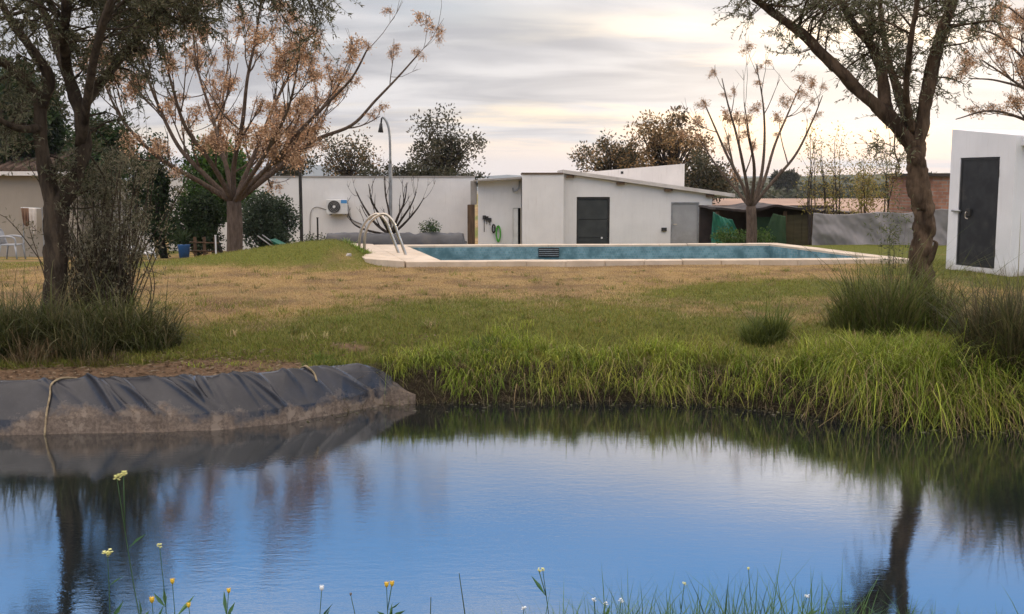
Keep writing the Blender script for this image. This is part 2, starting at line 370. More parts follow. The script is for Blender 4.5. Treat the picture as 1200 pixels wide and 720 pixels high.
def blades(mb, B, h, lean, width, col, segs=3, az=None, droop=.0):
    n = len(B); az = rng.random(n) * 2 * math.pi if az is None else az
    d = np.stack([np.cos(az), np.sin(az), np.zeros(n)], 1); fa = az + math.pi / 2 + (rng.random(n) - .5) * 1.5
    s_ = np.stack([np.cos(fa), np.sin(fa), np.zeros(n)], 1)
    h = np.broadcast_to(h, (n,))[:, None]; lean = np.broadcast_to(lean, (n,))[:, None]; width = np.broadcast_to(width, (n,))[:, None]
    dr = np.broadcast_to(droop, (n,))[:, None]; rows = []
    for k in range(segs):
        t = k / segs; p = B + d * lean * t ** 1.7 + np.array([0, 0, 1]) * h * (t - dr * t ** 3); w = width * (1 - .75 * t ** 1.5) * .5
        rows += [p - s_ * w, p + s_ * w]
    rows.append(B + d * lean + np.array([0, 0, 1]) * h * (1 - dr))
    V = np.stack(rows, 1); m_ = V.shape[1]; i = np.arange(n)[:, None] * m_; fs = []
    for k in range(segs - 1): fs.append(np.concatenate([i + 2 * k, i + 2 * k + 1, i + 2 * k + 3, i + 2 * k + 2], 1))
    fs.append(np.concatenate([i + 2 * segs - 2, i + 2 * segs - 1, i + 2 * segs], 1))
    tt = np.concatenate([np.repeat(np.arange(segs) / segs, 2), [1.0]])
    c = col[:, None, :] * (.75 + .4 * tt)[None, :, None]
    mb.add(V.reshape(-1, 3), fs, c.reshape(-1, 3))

# ------------------------------------------------------------------ terrain
WZ = -.6
_ed = np.array([G(x, y, WZ)[:2] for x, y in ((-500, 520), (-200, 515), (0, 510), (150, 506), (250, 503), (330, 496), (400, 484), (445, 474), (530, 471), (700, 470), (820, 471), (900, 479), (1000, 491), (1080, 498), (1150, 501), (1200, 505), (1500, 520))])
def y_far(x): return np.interp(x, _ed[:, 0], _ed[:, 1]) + .10 * (fbm(np.asarray(x) * 1.6 + 40, 3.3 + 0 * np.asarray(x)) - .5)
PA, PB, PC, PD = G(476, 306.5, .1), G(1068, 303, .1), G(912, 284.5, .1), G(438, 286.5, .1)   # pool corners, outer coping
MOUND = P(388, 284, 22.5)
def inquad(x, y, q, pad=0):
    r = np.ones_like(x, bool); c = np.mean([a[:2] for a in q], 0)
    for a, b in zip(q, q[1:] + q[:1]):
        a, b = a[:2], b[:2]; n = np.array([-(b - a)[1], (b - a)[0]]); n /= np.linalg.norm(n)
        if n.dot(c - a) < 0: n = -n
        r &= ((x - a[0]) * n[0] + (y - a[1]) * n[1]) > pad
    return r
def terrain(x, y):
    x = np.asarray(x, float); y = np.asarray(y, float); x, y = np.broadcast_arrays(x, y)
    left = sstep(-3.5, -5.5, x)
    z = -.02 - .05 * sstep(13.5, 11.2, y)
    z = z + left * (-.9) * np.clip((y - 22) / 15, 0, 1) + (1 - left) * (-1.0) * sstep(28.2, 33, y) * sstep(9.5, 7.0, x - .12 * np.maximum(y - 28, 0))
    z = z - 1.4 * sstep(44, 60, y) - 2.5 * sstep(60, 200, y) - 25 * sstep(300, 2500, np.abs(y)) * 1.0
    dx, dy = x - MOUND[0], y - MOUND[1]
    z = z + (MOUND[2] + .06) * np.exp(-(np.where(dx < 0, dx / 2.6, dx / .55) ** 2) - np.where(dy < 0, dy / 1.1, dy / 2.0) ** 2)
    z = z + .05 * (fbm(x * .7, y * .7) - .5) + .025 * (fbm(x * 3, y * 3) - .5)
    # pond
    s = y - y_far(x); sn = 5.15 + .1 * np.sin(x * 1.3) - y; sx = np.abs(x) - 14.0
    s = np.where(y < 7.4, np.maximum(sn, sx), np.maximum(s, sx))
    near = (y < 7.4)
    steep = np.where(x < -1.25, .34, .42)
    crest = -.2
    bank = np.where(s < 0, WZ - np.minimum(.9, -s * .9), np.where(s < steep, WZ + (crest - WZ) * sstep(-.35, 1.0, s / steep) , 0))
    b0 = WZ + (crest - WZ) * sstep(-.35, 1.0, 0.0)
    bank = np.where(s < 0, b0 - .12 + np.maximum(s * .9, -.9), bank)
    up = sstep(steep, steep + 1.6, s)
    zl = np.where(s < steep, bank, crest + (z - crest) * up)
    zn = np.where(sn < 0, WZ - .1 + np.maximum(sn * .7, -.8), WZ - .1 + .75 * sstep(0, 2.0, sn))
    return np.where(near, zn, zl)
def terr(x, y): return float(terrain(np.array([x]), np.array([y]))[0])
gx = np.concatenate([-np.geomspace(2600, 16, 26), np.arange(-15.6, -9, .3), np.arange(-9, 11.0, .085), np.arange(11.0, 16, .3), np.geomspace(16.2, 2600, 26)])
gy = np.concatenate([-np.geomspace(400, 2, 10), np.arange(-1.5, 5, .25), np.arange(5, 9.2, .2), np.arange(9.2, 12.6, .05), np.arange(12.6, 21, .14), np.arange(21, 30, .12), np.arange(30, 46, .4), np.geomspace(46.5, 6000, 40)])
GX, GY = np.meshgrid(gx, gy, indexing='ij'); GZ = terrain(GX, GY)
POOLQ = [PA, PB, PC, PD]
GZ = np.where(inquad(GX, GY, POOLQ, .22), -1.9, GZ)
def blob(x, y, px, py, rx, ry, z=0.0):
    c = G(px, py, z); return np.exp(-((x - c[0]) / rx) ** 2 - ((y - c[1]) / ry) ** 2)
def cover(x, y):
    """green and bare-soil amounts on the ground (0..1), where the grass itself grows or has died off"""
    s = y - y_far(x)
    n = fbm(x * .55 + 5, y * .4 + 2); n2_ = fbm(x * 1.7 + 9, y * 1.2)
    g = .95 * sstep(3.4, .9, s) + .50 * sstep(7.5, 1.8, s) + .10 + .22 * sstep(1, 5, x) + (n - .5) * 1.3 + (n2_ - .5) * .9
    g = g + .9 * blob(x, y, 930, 337, 2.4, 1.2) + .5 * blob(x, y, 390, 300, 2.2, 1.6) + .6 * sstep(6.6, 8.6, x) + .45 * blob(x, y, 330, 297, 3, 1.6) + .4 * blob(x, y, 60, 305, 7, 2.5) + .6 * blob(x, y, 440, 398, 2.6, .9) + .25 * blob(x, y, 850, 385, 3.5, 1.4)
    g = g - .5 * blob(x, y, 620, 318, 4, 2.2) - .4 * blob(x, y, 300, 330, 3.5, 2.2) - .35 * blob(x, y, 800, 312, 4, .7)
    g = g + .35 * sstep(26, 31, y) + 1.0 * np.exp(-((x - MOUND[0] + .7) / 2.6) ** 2 - ((y - MOUND[1] + .3) / 1.9) ** 2)
    so = 1.25 * blob(x, y, 255, 425, .62, .40, -.1) + .95 * blob(x, y, 80, 448, 1.1, .30, -.15) + .55 * blob(x, y, 150, 432, 1.5, .3, -.1) + .75 * blob(x, y, 410, 405, .35, .2, -.1) + .75 * blob(x, y, 535, 412, .35, .2, -.1)
    so = so + .9 * sstep(.40, .1, s) * sstep(-1.6, -1.0, x) + (n2_ - .5) * .5
    so = so + .95 * sstep(.38, .5, s) * sstep(1.25, .7, s + .5 * (n2_ - .5)) * sstep(-1.7, -2.5, x) + .9 * sstep(.1, -.2, s)
    return np.clip(g, 0, 1), np.clip(so, 0, 1)
cg, cs = cover(GX, GY)
mb = MB(); mb.grid(np.stack([GX, GY, GZ], -1).reshape(-1, 3), len(gx), len(gy), np.stack([cg, cs, sstep(.40, .22, GY - y_far(GX)) * (GY > 7)], -1).reshape(-1, 3))
props(mb.build('ground', GROUND, smooth=True, attr='cover'), 'dry lawn sloping down to a grassy pond bank', kind='structure')
mb = MB(); mb.grid(np.array([(x, y, WZ) for x in (-14.4, 14.4) for y in (4.6, 12.6)]), 2, 2)
props(mb.build('pond_water', WATER), 'still pond reflecting the sky', kind='structure')

# far hills and mountain
def ridge(name, label, px0, px1, Y, top, depth, mat, zb, seed, amp):
    xs = np.linspace(X(px0, Y), X(px1, Y), 160); t = np.linspace(0, 1, 14); mb = MB()
    pxs = np.linspace(px0, px1, 160); ztop = np.array([Z(np.interp(p, *zip(*top)), Y) for p in pxs])
    XX, TT = np.meshgrid(xs, t, indexing='ij')
    prof = np.sin(np.minimum(TT, .5) * math.pi) ** .8 * np.where(TT > .5, 1 - .2 * (TT - .5), 1)
    zz_ = zb + (ztop[:, None] - zb) * prof + amp * (fbm(XX / (Y * .012) + seed, TT * 6) - .5) * prof
    mb.grid(np.stack([XX, Y + (TT - .5) * depth, zz_], -1).reshape(-1, 3), 160, 14)
    return props(mb.build(name, mat, smooth=True), label, kind='structure')
HILLM = M('wooded_hill', (.035, .045, .02), (.075, .072, .04), .08, .95, .6, .4, dirt=(.13, .13, .06), dscale=.03)
MOUNTM = M('distant_mountain', (.05, .065, .06), (.075, .085, .075), .004, .95)
ridge('distant_mountain', 'blue mountain ridge far beyond the white wall', -900, 1500, 3600, [(-900, 205), (200, 203), (330, 195), (372, 192), (410, 197), (460, 204), (700, 207), (1500, 206)], 900, MOUNTM, -60, 3, 20)
ridge('wooded_hill', 'low wooded hill beyond the pinkish roof', 700, 1900, 330, [(700, 213), (850, 210), (930, 208), (1000, 206), (1070, 204), (1200, 203), (1900, 207)], 160, HILLM, -5, 8, 2.0)

# ------------------------------------------------------------------ trees
def tubes_tree(mb, pts, r0, r1, n=6, lump=.15):
    k = len(pts); mb.tube(pts, np.linspace(r0, r1, k), n, lump=lump)
def clump_tree(name, label, cat, base, cc, cr, nclump, per, leaf, cols, tr, group=None, barkm=None, clump_r=.3, shell=.45, seed=0, leafmat=None, stem_h=None, wr=.5, trunkname='trunk', flat=1.0):
    """trunk, limbs to every clump, and a crown of many leaf clumps with gaps between them"""
    r_ = np.random.default_rng(seed + 100); base = np.array(base, float); cc = np.array(cc, float); cr = np.array(cr, float)
    root = thing(name, label, cat, base, group); tb = MB(); lb = MB()
    d = unit(r_.normal(size=(nclump, 3))); rad = r_.random(nclump) ** shell
    lob = .58 + .82 * fbm(d[:, 0] * 2.2 + seed * 3.1 + 20, d[:, 2] * 2.2 + d[:, 1] * 1.3 + 30, 2)
    pts = cc + d * (rad * lob)[:, None] * cr
    top = np.array([base[0] + (cc[0] - base[0]) * .5, base[1] + (cc[1] - base[1]) * .5, cc[2] - cr[2] * .55 if stem_h is None else base[2] + stem_h])
    if top[2] < base[2] + .1: top[2] = base[2] + .1
    mid = (base + top) / 2 + r_.normal(size=3) * tr * .8 * np.array([1, 1, 0])
    tubes_tree(tb, spline([base - [0, 0, .1], mid, top], 3), tr * 1.15, tr * .8, 8)
    for p in pts:
        m_ = top * .5 + p * .5 + r_.normal(size=3) * cr * .10 + [0, 0, -.05]
        tubes_tree(tb, spline([top - (top - base) * r_.random() * .25, m_, p], 2), tr * .28, tr * .05, 4, 0)
    tb.build(trunkname, barkm or BARK_D, root, True)
    for p in pts:
        k = int(per * (.5 + r_.random())); q = unit(rng.normal(size=(k, 3))) * (rng.random((k, 1)) ** .5) * clump_r * (.6 + .8 * r_.random()) * np.array([1, 1, flat])
        c = vary(cols, k, .3) * (.75 + .5 * r_.random())
        leaves(lb, p + q, unit(q) + rng.normal(size=(k, 3)) * .9, leaf * (.7 + .6 * rng.random(k)), leaf * wr, c)
    o = lb.build('crown', leafmat or LEAF, root); return root

# ---- olives: limbs placed by hand, then branches grown to points in the crown, twigs with paired leaves
def olive(name, label, base, limbs, targets, barkm, seed, cols, twigs=8, per=16, leaf=.062, droop=0.0, tb_extra=None, trunk=None):
    root = thing(name, label, 'olive tree', base); tb = MB(); bb = MB(); lb = MB(); nodes = []
    for pts, r0, r1, n in limbs:
        s_ = spline(pts, 9); s_ = s_ + (rng.random(s_.shape) - .5) * r1 * .12
        k = len(s_); rr = np.linspace(1, 0, k); rad = r1 + (r0 - r1) * rr
        tb.tube(s_, rad, n, lump=.30)
        for i in range(k // 4, k): nodes.append((s_[i], rad[i]))
    npos = np.array([a for a, b in nodes]); nrad = np.array([b for a, b in nodes])
    for (px, py, Y, rx, ry, rY, cnt) in targets:
        c = P(px, py, Y); sx = rx / F * Y; sz = ry / F * Y
        for _ in range(cnt):
            d = unit(rng.normal(size=3)) * rng.random() ** .4; p = c + d * np.array([sx, rY, sz])
            dist = np.linalg.norm(npos - p, axis=1) + .25 * rng.random(len(npos)); j = int(np.argmin(dist)); a = npos[j]
            L = np.linalg.norm(p - a)
            if L < .15: continue
            m_ = a * .5 + p * .5 + rng.normal(size=3) * L * .12 + np.array([0, 0, .10 * L])
            s_ = spline([a, m_, p], 4); bb.tube(s_, np.linspace(min(nrad[j] * .6, .008 + .012 * L), .003, len(s_)), 4)
            end = p - m_
            for w_ in range(twigs):
                i = rng.integers(len(s_) // 3, len(s_)); o = s_[i]
                dr = unit(unit(end) * .7 + rng.normal(size=3) * .75 + np.array([0, 0, .25 - droop])); tl = .18 + .3 * rng.random()
                e = o + dr * tl + np.array([0, 0, -droop * tl * .5]); mm = (o + e) / 2 + rng.normal(size=3) * tl * .08
                ss = spline([o, mm, e], 2); bb.tube(ss, np.linspace(.004, .0015, len(ss)), 3, cap=False)
                k = int(per * (.6 + .7 * rng.random())); t = rng.random(k)
                pos = np.stack([np.interp(t, np.linspace(0, 1, len(ss)), ss[:, q]) for q in range(3)], 1)
                leaves(lb, pos, dr * .8 + rng.normal(size=(k, 3)) * .7, leaf * (.7 + .5 * rng.random(k)), leaf * .24, vary(cols, k, .35))
    if tb_extra: tb_extra(tb)
    tb.build('trunk', barkm, root, True); bb.build('branches', barkm, root, True); lb.build('crown', LEAF, root); return root
OL = [(.10, .105, .05), (.15, .15, .085), (.07, .075, .035), (.19, .17, .10)]
YL = 11.9
lb_ = P(66, 402, YL); lb_[2] = terr(lb_[0], YL)
def L_(*p, Y=YL): return [P(a, b, Y + (c[0] if c else 0)) for a, b, *c in p]
olive('olive_tree', 'old dark olive tree with forked trunk on the left pond bank', lb_, [
    (L_((67, 415), (64, 380), (66, 330), (66, 280), (66, 235)), .132, .122, 22),
    (L_((64, 250), (54, 205), (48, 160), (46, 110)), .095, .065, 14),
    (L_((47, 125), (58, 95), (42, 65), (20, 35), (2, 5), (-25, -60)), .07, .03, 9),
    (L_((47, 120), (30, 95), (5, 75), (-30, 50, -.3), (-80, 10, -.5)), .06, .03, 8),
    (L_((68, 245), (88, 210), (98, 175), (94, 135), (82, 95), (72, 65, .3), (60, 35, .5), (44, -5, .6), (30, -70, .6)), .09, .036, 14),
    (L_((95, 170), (102, 120, -.4), (112, 60, -.8), (130, 0, -1.2), (160, -80, -1.5)), .06, .025, 8),
    (L_((92, 130), (120, 95, .3), (165, 40, .5), (215, -20, .7), (290, -90, .8), (360, -110, .8)), .06, .02, 8),
    (L_((78, 80), (75, 40, -.6), (80, -20, -1), (90, -90, -1.4)), .055, .03, 8),
    (L_((48, 150), (20, 150, -.5), (-20, 130, -.9), (-60, 110, -1)), .045, .02, 7),
], [(60, 10, YL, 95, 60, 1.5, 60), (170, -10, YL, 90, 58, 1.3, 54), (215, 18, YL + .4, 55, 26, 1.0, 18), (120, 90, YL + .3, 70, 60, 1.0, 22), (310, -40, YL + .6, 90, 70, 1.2, 46), (345, 15, YL + .6, 50, 28, .8, 18),
    (20, 120, YL, 60, 70, 1.2, 20), (105, 190, YL + .2, 35, 60, .7, 11), (80, -110, YL, 170, 80, 2.0, 45), (-110, 20, YL, 110, 120, 1.6, 30), (260, -130, YL, 150, 60, 1.6, 28)], BARK_O, 1, OL, 8, 17, .066, .25)
YR = 13.4
rb_ = P(1078, 372, YR); rb_[2] = terr(rb_[0], YR)
def R_(*p): return L_(*p, Y=YR)
olive('olive_tree', 'gnarled brown olive tree with spreading limbs on the right bank', rb_, [
    (R_((1079, 392), (1078, 360), (1080, 325), (1079, 298), (1084, 270), (1082, 245), (1076, 215), (1074, 185), (1072, 165)), .150, .106, 22),
    (R_((1074, 178), (1052, 148), (1030, 126), (1008, 108), (978, 78), (945, 45), (915, 22), (880, -5), (830, -45)), .095, .036, 14),
    (R_((1040, 136), (1035, 105, .2), (1032, 78, .3), (1018, 50, .4), (1000, 28, .5), (982, -8, .6), (960, -60, .8)), .085, .03, 9),
    (R_((1073, 175), (1080, 145), (1087, 110), (1096, 65), (1108, 25), (1120, -8), (1135, -60)), .092, .05, 14),
    (R_((1066, 150), (1055, 115, .5), (1045, 85, .8), (1035, 40, 1.0), (1030, -20, 1.3)), .075, .025, 8),
    (R_((1068, 155), (1062, 110, -.3), (1066, 60, -.7), (1075, 0, -1.0), (1080, -60, -1.2)), .05, .02, 8),
    (R_((1050, 148), (1048, 175, -.3), (1054, 195, -.5), (1050, 210, -.6)), .012, .006, 5),
    (R_((1080, 330), (1096, 290, -.2), (1094, 282, -.25)), .05, .012, 6),
], [(1040, 20, YR + .2, 80, 70, 1.2, 62), (1040, 85, YR + .4, 52, 55, .8, 26), (950, -5, YR, 80, 45, 1.0, 36), (900, 20, YR, 45, 30, .6, 10), (1085, 95, YR, 40, 60, .6, 9), (1120, 30, YR, 40, 60, .8, 12), (950, 62, YR, 30, 25, .5, 3),
    (1030, -110, YR, 170, 70, 1.8, 46), (1150, -60, YR, 70, 70, 1.2, 18), (1040, 205, YR - .5, 22, 45, .4, 3)], BARK_R, 2, [(.13, .14, .07), (.17, .165, .095), (.09, .10, .045), (.21, .19, .11)], 8, 15, .062, .05)

# ---- leafless chinaberry trees with hanging tan berry clusters
cr_ = np.random.default_rng(4); CLV = []
for q in range(5):
    cl = MB(); subs = [np.array([0, 0, 0.])] + [unit(cr_.normal(size=3)) * cr_.uniform(.12, .26) * [1, 1, .7] for _ in range(cr_.integers(2, 4))]
    for c0 in subs:
        cl.tube([np.array([0, 0, .12]), c0 + [0, 0, .06], c0], [.006, .004, .003], 3, cap=False, col=(.30, .19, .11))
        for i in range(38):
            d = c0 + cr_.normal(size=3) * np.array([.085, .085, .075]) - [0, 0, .03]
            cl.tube([c0, (c0 + d) / 2 + cr_.normal(size=3) * .02, d], [.0028, .0025, .002], 3, cap=False, col=(.42, .27, .16))
            rr = .011 + .011 * cr_.random(); o = np.array([(1, 0, 0), (-1, 0, 0), (0, 1, 0), (0, -1, 0), (0, 0, 1), (0, 0, -1)]) * rr + d
            cl.add(o, np.array([(0, 2, 4), (2, 1, 4), (1, 3, 4), (3, 0, 4), (2, 0, 5), (1, 2, 5), (3, 1, 5), (0, 3, 5)]), np.array([.78, .56, .37]) * (.55 + .65 * cr_.random()))
    CLV.append(cl)
def chinaberry(name, label, base, limbs, trunk_r, fork, Y, seed, ncl, kids=6, scale=1.0, csize=1.0, depth=2, cat='tree', clusters=None, barkm=None, up=.55, spike=True):
    r_ = np.random.default_rng(seed); root = thing(name, label, cat, base); tb = MB(); bb = MB(); tips = []
    fk = np.array(fork, float); tubes_tree(tb, spline([np.array(base) - [0, 0, .15], (np.array(base) + fk) / 2 + [.03, 0, 0], fk + [0, 0, .05]], 4), trunk_r * 1.1, trunk_r, 12, .1)
    def grow(p, d, L, r, dep):
        k = 5; pts = [p]; q = p.copy(); dd = d.copy()
        for i in range(k):
            dd = unit(dd + np.array([0, 0, up * .28]) + r_.normal(size=3) * .10); q = q + dd * L / k; pts.append(q.copy())
        pts = np.array(pts); bb.tube(pts, np.linspace(r, max(r * .45, .004), len(pts)), 5 if dep > 0 else 4)
        tips.append((pts[-2], dd))
        if dep > 0:
            for _ in range(r_.integers(2, 4)):
                i = r_.integers(1, k); a = unit(pts[i + 1] - pts[i]); nd = unit(a + r_.normal(size=3) * .5); grow(pts[i], nd, L * (.45 + .3 * r_.random()), r * .55, dep - 1)
        elif spike:
            for _ in range(2): e = pts[-2] + unit(dd + r_.normal(size=3) * .45 + [0, 0, .3]) * L * .35; bb.tube([pts[-2], e], [.006, .003], 3, cap=False)
    for l, r0, r1 in limbs:
        s_ = spline([fk] + l, 6); rr = np.linspace(r0, r1, len(s_)); tb.tube(s_, rr, 8, lump=.08); tips.append((s_[-1], unit(s_[-1] - s_[-3])))
        for i in range(kids):
            j = int(len(s_) * (.22 + .75 * r_.random())); j = min(j, len(s_) - 2); a = unit(s_[j + 1] - s_[j]); nd = unit(a + r_.normal(size=3) * .42)
            grow(s_[j], nd, (.7 + .9 * r_.random()) * scale, rr[j] * .5, depth - 1)
    if bb.v: tb.v += bb.v; tb.f += [f_ + tb.n for f_ in bb.f]; tb.n += bb.n
    tb.build('trunk', barkm or BARK_M, root, True)
    me = None
    pos = [P(a, b, Y) for a, b in clusters] if clusters else []
    idx = r_.permutation(len(tips)); pos += [tips[i][0] for i in idx[:max(0, ncl - len(pos))]]
    for p in pos:
        o = MBcl(root, r_.integers(0, 5))
        o.location = tuple(np.array(p) - np.array(base)); o.rotation_euler = (r_.random() * .6, r_.random() * .6, r_.random() * 6.3); s_ = csize * (.6 + .75 * r_.random()); o.scale = (s_, s_, s_ * (.75 + .5 * r_.random()))
    return root
_cm = {}
def MBcl(root, q):
    if q in _cm: o = bpy.data.objects.new('berry_cluster', _cm[q]); COL.objects.link(o)
    else: o = CLV[q].build('berry_cluster', DRYL); _cm[q] = o.data
    o.parent = root; return o
YM = 28.5
mb_ = P(274, 299, YM)
mb_[2] = terr(mb_[0], YM)
def Lm(Y, *p): return [P(a, b, Y + (c[0] if c else 0)) for a, b, *c in p]
chinaberry('chinaberry_tree', 'large leafless tree with spreading limbs and tan berry clusters before white wall', mb_, [
    (Lm(YM, (300, 218), (332, 193), (368, 165), (412, 147), (440, 118), (465, 92), (490, 64)), .078, .018),
    (Lm(YM, (298, 212, -.4), (325, 185, -.9), (355, 150, -1.3), (385, 120, -1.6), (412, 92, -1.8), (432, 55, -2)), .078, .018),
    (Lm(YM, (288, 205, .5), (305, 165, 1.0), (322, 122, 1.3), (346, 75, 1.6), (370, 28, 1.8)), .078, .018),
    (Lm(YM, (274, 195, -.3), (284, 145, -.6), (290, 92, -.9), (300, 42, -1.1), (306, 0, -1.3)), .078, .016),
    (Lm(YM, (264, 190, .5), (248, 135, 1.1), (232, 82, 1.6), (225, 28, 2.0)), .078, .016),
    (Lm(YM, (240, 205), (208, 170), (182, 115), (166, 70), (150, 25)), .078, .016),
    (Lm(YM, (232, 212, -.5), (190, 188, -1.1), (152, 152, -1.6), (132, 120, -1.8), (118, 85, -2)), .078, .016),
    (Lm(YM, (250, 195, -.8), (218, 150, -1.6), (202, 102, -2.2), (190, 55, -2.6)), .078, .016),
    (Lm(YM, (292, 210, -1.0), (320, 165, -2.0), (340, 120, -2.8), (350, 70, -3.2)), .078, .016),
    (Lm(YM, (268, 205, 1.2), (258, 160, 2.4), (262, 110, 3.1), (270, 60, 3.5)), .078, .016),
    (Lm(YM, (300, 215, 1.2), (340, 180, 2.2), (375, 140, 2.8), (400, 95, 3.2)), .078, .016),
], .19, P(274, 238, YM), YM, 11, 185, 9, 1.15, 1.12)
YN = 30.4
nb_ = P(880, 290, YN); nb_[2] = terr(nb_[0], YN)
chinaberry('chinaberry_tree', 'slim leafless tree with tan berry tufts beside the low white house', nb_, [
    (Lm(YN, (870, 217), (852, 182), (838, 150), (824, 118)), .058, .014), (Lm(YN, (873, 205, -.4), (864, 162, -.8), (853, 122, -1), (846, 92, -1.1)), .058, .012),
    (Lm(YN, (892, 207), (896, 162), (894, 120), (886, 75)), .058, .012), (Lm(YN, (896, 210, .5), (908, 170, .9), (924, 132, 1.2), (938, 100, 1.4)), .058, .012),
    (Lm(YN, (905, 214), (932, 182), (952, 142), (964, 112)), .058, .012), (Lm(YN, (862, 222, .4), (838, 192, .8), (818, 160, 1.0)), .058, .012),
    (Lm(YN, (884, 200, -.8), (878, 160, -1.4), (872, 120, -1.8)), .058, .012)], .14, P(880, 244, YN), YN, 12, 30, 4, .9, .8, 1,
    clusters=[(823, 124), (850, 112), (862, 140), (891, 98), (884, 126), (917, 120), (936, 112), (943, 130), (957, 136), (908, 158), (852, 136), (912, 138)])
YF = 25.0
fb_ = P(1262, 290, YF); fb_[2] = terr(fb_[0], YF)
chinaberry('chinaberry_tree', 'leafless branches with tan berry clusters reaching over the white shed', fb_, [
    (Lm(YF, (1240, 150), (1210, 110), (1170, 95), (1135, 92)), .058, .012), (Lm(YF, (1235, 120), (1200, 70), (1165, 40), (1130, 35)), .058, .012),
    (Lm(YF, (1235, 160), (1200, 140), (1160, 130), (1120, 140)), .058, .012), (Lm(YF, (1250, 110), (1225, 50), (1190, 15), (1160, -5)), .058, .012),
    (Lm(YF, (1270, 100), (1280, 40), (1290, -20)), .058, .012), (Lm(YF, (1300, 140), (1340, 80), (1370, 30)), .058, .012), (Lm(YF, (1240, 130, -1), (1195, 100, -1.6), (1150, 70, -2)), .058, .012),
    (Lm(YF, (1240, 130, 1), (1210, 60, 1.6), (1180, 40, 2)), .058, .012)], .17, P(1260, 215, YF), YF, 13, 75, 6, .75, .8, 2)
YG = 37.0
gb_ = P(458, 292, YG); gb_[2] = terr(gb_[0], YG)
chinaberry('fig_tree', 'bare dark fig tree with upturned branches in front of the white wall', gb_, [
    (Lm(YG, (440, 262), (425, 240), (418, 225)), .06, .012), (Lm(YG, (448, 258, -.5), (436, 236, -.8), (432, 216, -1)), .055, .012), (Lm(YG, (456, 250, .5), (452, 230, .6), (450, 210, .7)), .05, .012),
    (Lm(YG, (466, 255), (474, 236), (477, 214)), .055, .012), (Lm(YG, (474, 262), (488, 246), (497, 232)), .055, .012), (Lm(YG, (470, 258, -.6), (482, 240, -1), (488, 225, -1.2)), .05, .012),
    (Lm(YG, (430, 270), (414, 262), (408, 250)), .05, .012)], .11, P(458, 276, YG), YG, 14, 0, 5, .55, 1, 1, barkm=BARK_D, up=.9)

# ---- other trees and shrubs
def at(px, Y): x = X(px, Y); return (x, Y, terr(x, Y))
def crown(px, py, Y, rx, ry, rY=None): return P(px, py, Y), (rx / F * Y, rY or rx / F * Y, ry / F * Y)
def ct(name, label, px, Y, cpx, cpy, rx, ry, ncl, per, leaf, cols, tr, **k):
    c, r = crown(cpx, cpy, Y, rx, ry, k.pop('rY', None)); return clump_tree(name, label, k.pop('cat', 'tree'), at(px, Y), c, r, ncl, per, leaf, cols, tr, **k)
OAK = [(.035, .040, .018), (.055, .055, .028), (.08, .07, .04)]; TAN = [(.24, .145, .065), (.32, .20, .085), (.12, .085, .04)]
DG = [(.018, .035, .012), (.03, .055, .018), (.045, .07, .022)]; BG_ = [(.05, .11, .018), (.08, .15, .025), (.035, .075, .015)]; GG = [(.05, .075, .04), (.08, .11, .065), (.035, .055, .028)]
BGT = 'trees beyond the walls'
ct('oak_tree', 'round dark oak standing behind the white wall', 522, 58, 524, 180, 46, 42, 72, 60, .19, OAK + [(.11, .09, .055)], .22, group=BGT, seed=1, clump_r=.55, shell=.5)
ct('oak_tree', 'small sparse tree with yellowing leaves behind wall beside street lamp', 408, 56, 412, 184, 42, 30, 42, 50, .17, OAK + TAN[:1], .16, group=BGT, seed=2, clump_r=.5)
ct('hedge', 'dark low hedge showing above the white wall', 490, 50, 490, 208, 75, 12, 60, 70, .16, OAK, .08, group=BGT, seed=3, clump_r=.35, cat='hedge', rY=.6)
ct('oak_tree', 'low dark tree seen through the big leafless tree', 345, 60, 335, 195, 28, 22, 30, 60, .2, OAK, .16, group=BGT, seed=4, clump_r=.5)
ct('oak_tree', 'bushy tree with warm brown crown behind the white house', 785, 52, 786, 177, 52, 41, 95, 62, .17, TAN + TAN[:2] + OAK[:1], .2, group=BGT, seed=5, clump_r=.48)
ct('oak_tree', 'low brown tree behind the left end of the slanted roof', 714, 54, 718, 187, 48, 22, 62, 62, .17, OAK + TAN[:2], .14, group=BGT, seed=6, clump_r=.42)
ct('oak_tree', 'dark shadowed tree behind the right end of the white house', 828, 48, 828, 208, 34, 28, 55, 70, .16, OAK + TAN[2:], .16, group=BGT, seed=7, clump_r=.4)
ct('shade_tree', 'dense dark green tree at the left edge behind the olive', 15, 38, 20, 135, 60, 62, 110, 120, .22, DG, .25, seed=8, clump_r=.55, group=BGT)
ct('shade_tree', 'dark green tree between the olive trunk and ivy column', 118, 37, 118, 178, 30, 42, 75, 105, .18, DG + BG_[2:], .16, seed=9, clump_r=.42, group=BGT)
ct('ivy_column', 'narrow ivy-covered column in front of the white wall', 190, 33, 183, 228, 20, 72, 100, 100, .11, DG, .12, seed=10, clump_r=.28, cat='climber', shell=.6)
ct('ivy_column', 'trailing ivy stem hanging left of the ivy-covered column', 158, 33, 158, 215, 13, 55, 30, 60, .09, DG + [(.06, .08, .03)], .08, seed=11, clump_r=.22, cat='climber', shell=.6)
ct('mulberry_tree', 'bright green bushy tree behind the big leafless trunk', 255, 33.5, 255, 212, 44, 50, 115, 110, .14, BG_, .16, seed=12, clump_r=.42, group='garden bushes')
ct('shrub', 'rounded grey green shrub right of the big leafless trunk', 314, 32, 313, 262, 32, 37, 95, 120, .10, GG, .1, seed=13, clump_r=.3, group='garden bushes', cat='shrub', stem_h=.25)
ct('shrub', 'dark green shrub between ivy column and leafless trunk', 228, 32, 230, 262, 26, 34, 65, 105, .11, DG, .08, seed=14, clump_r=.28, group='garden bushes', cat='shrub', stem_h=.25)
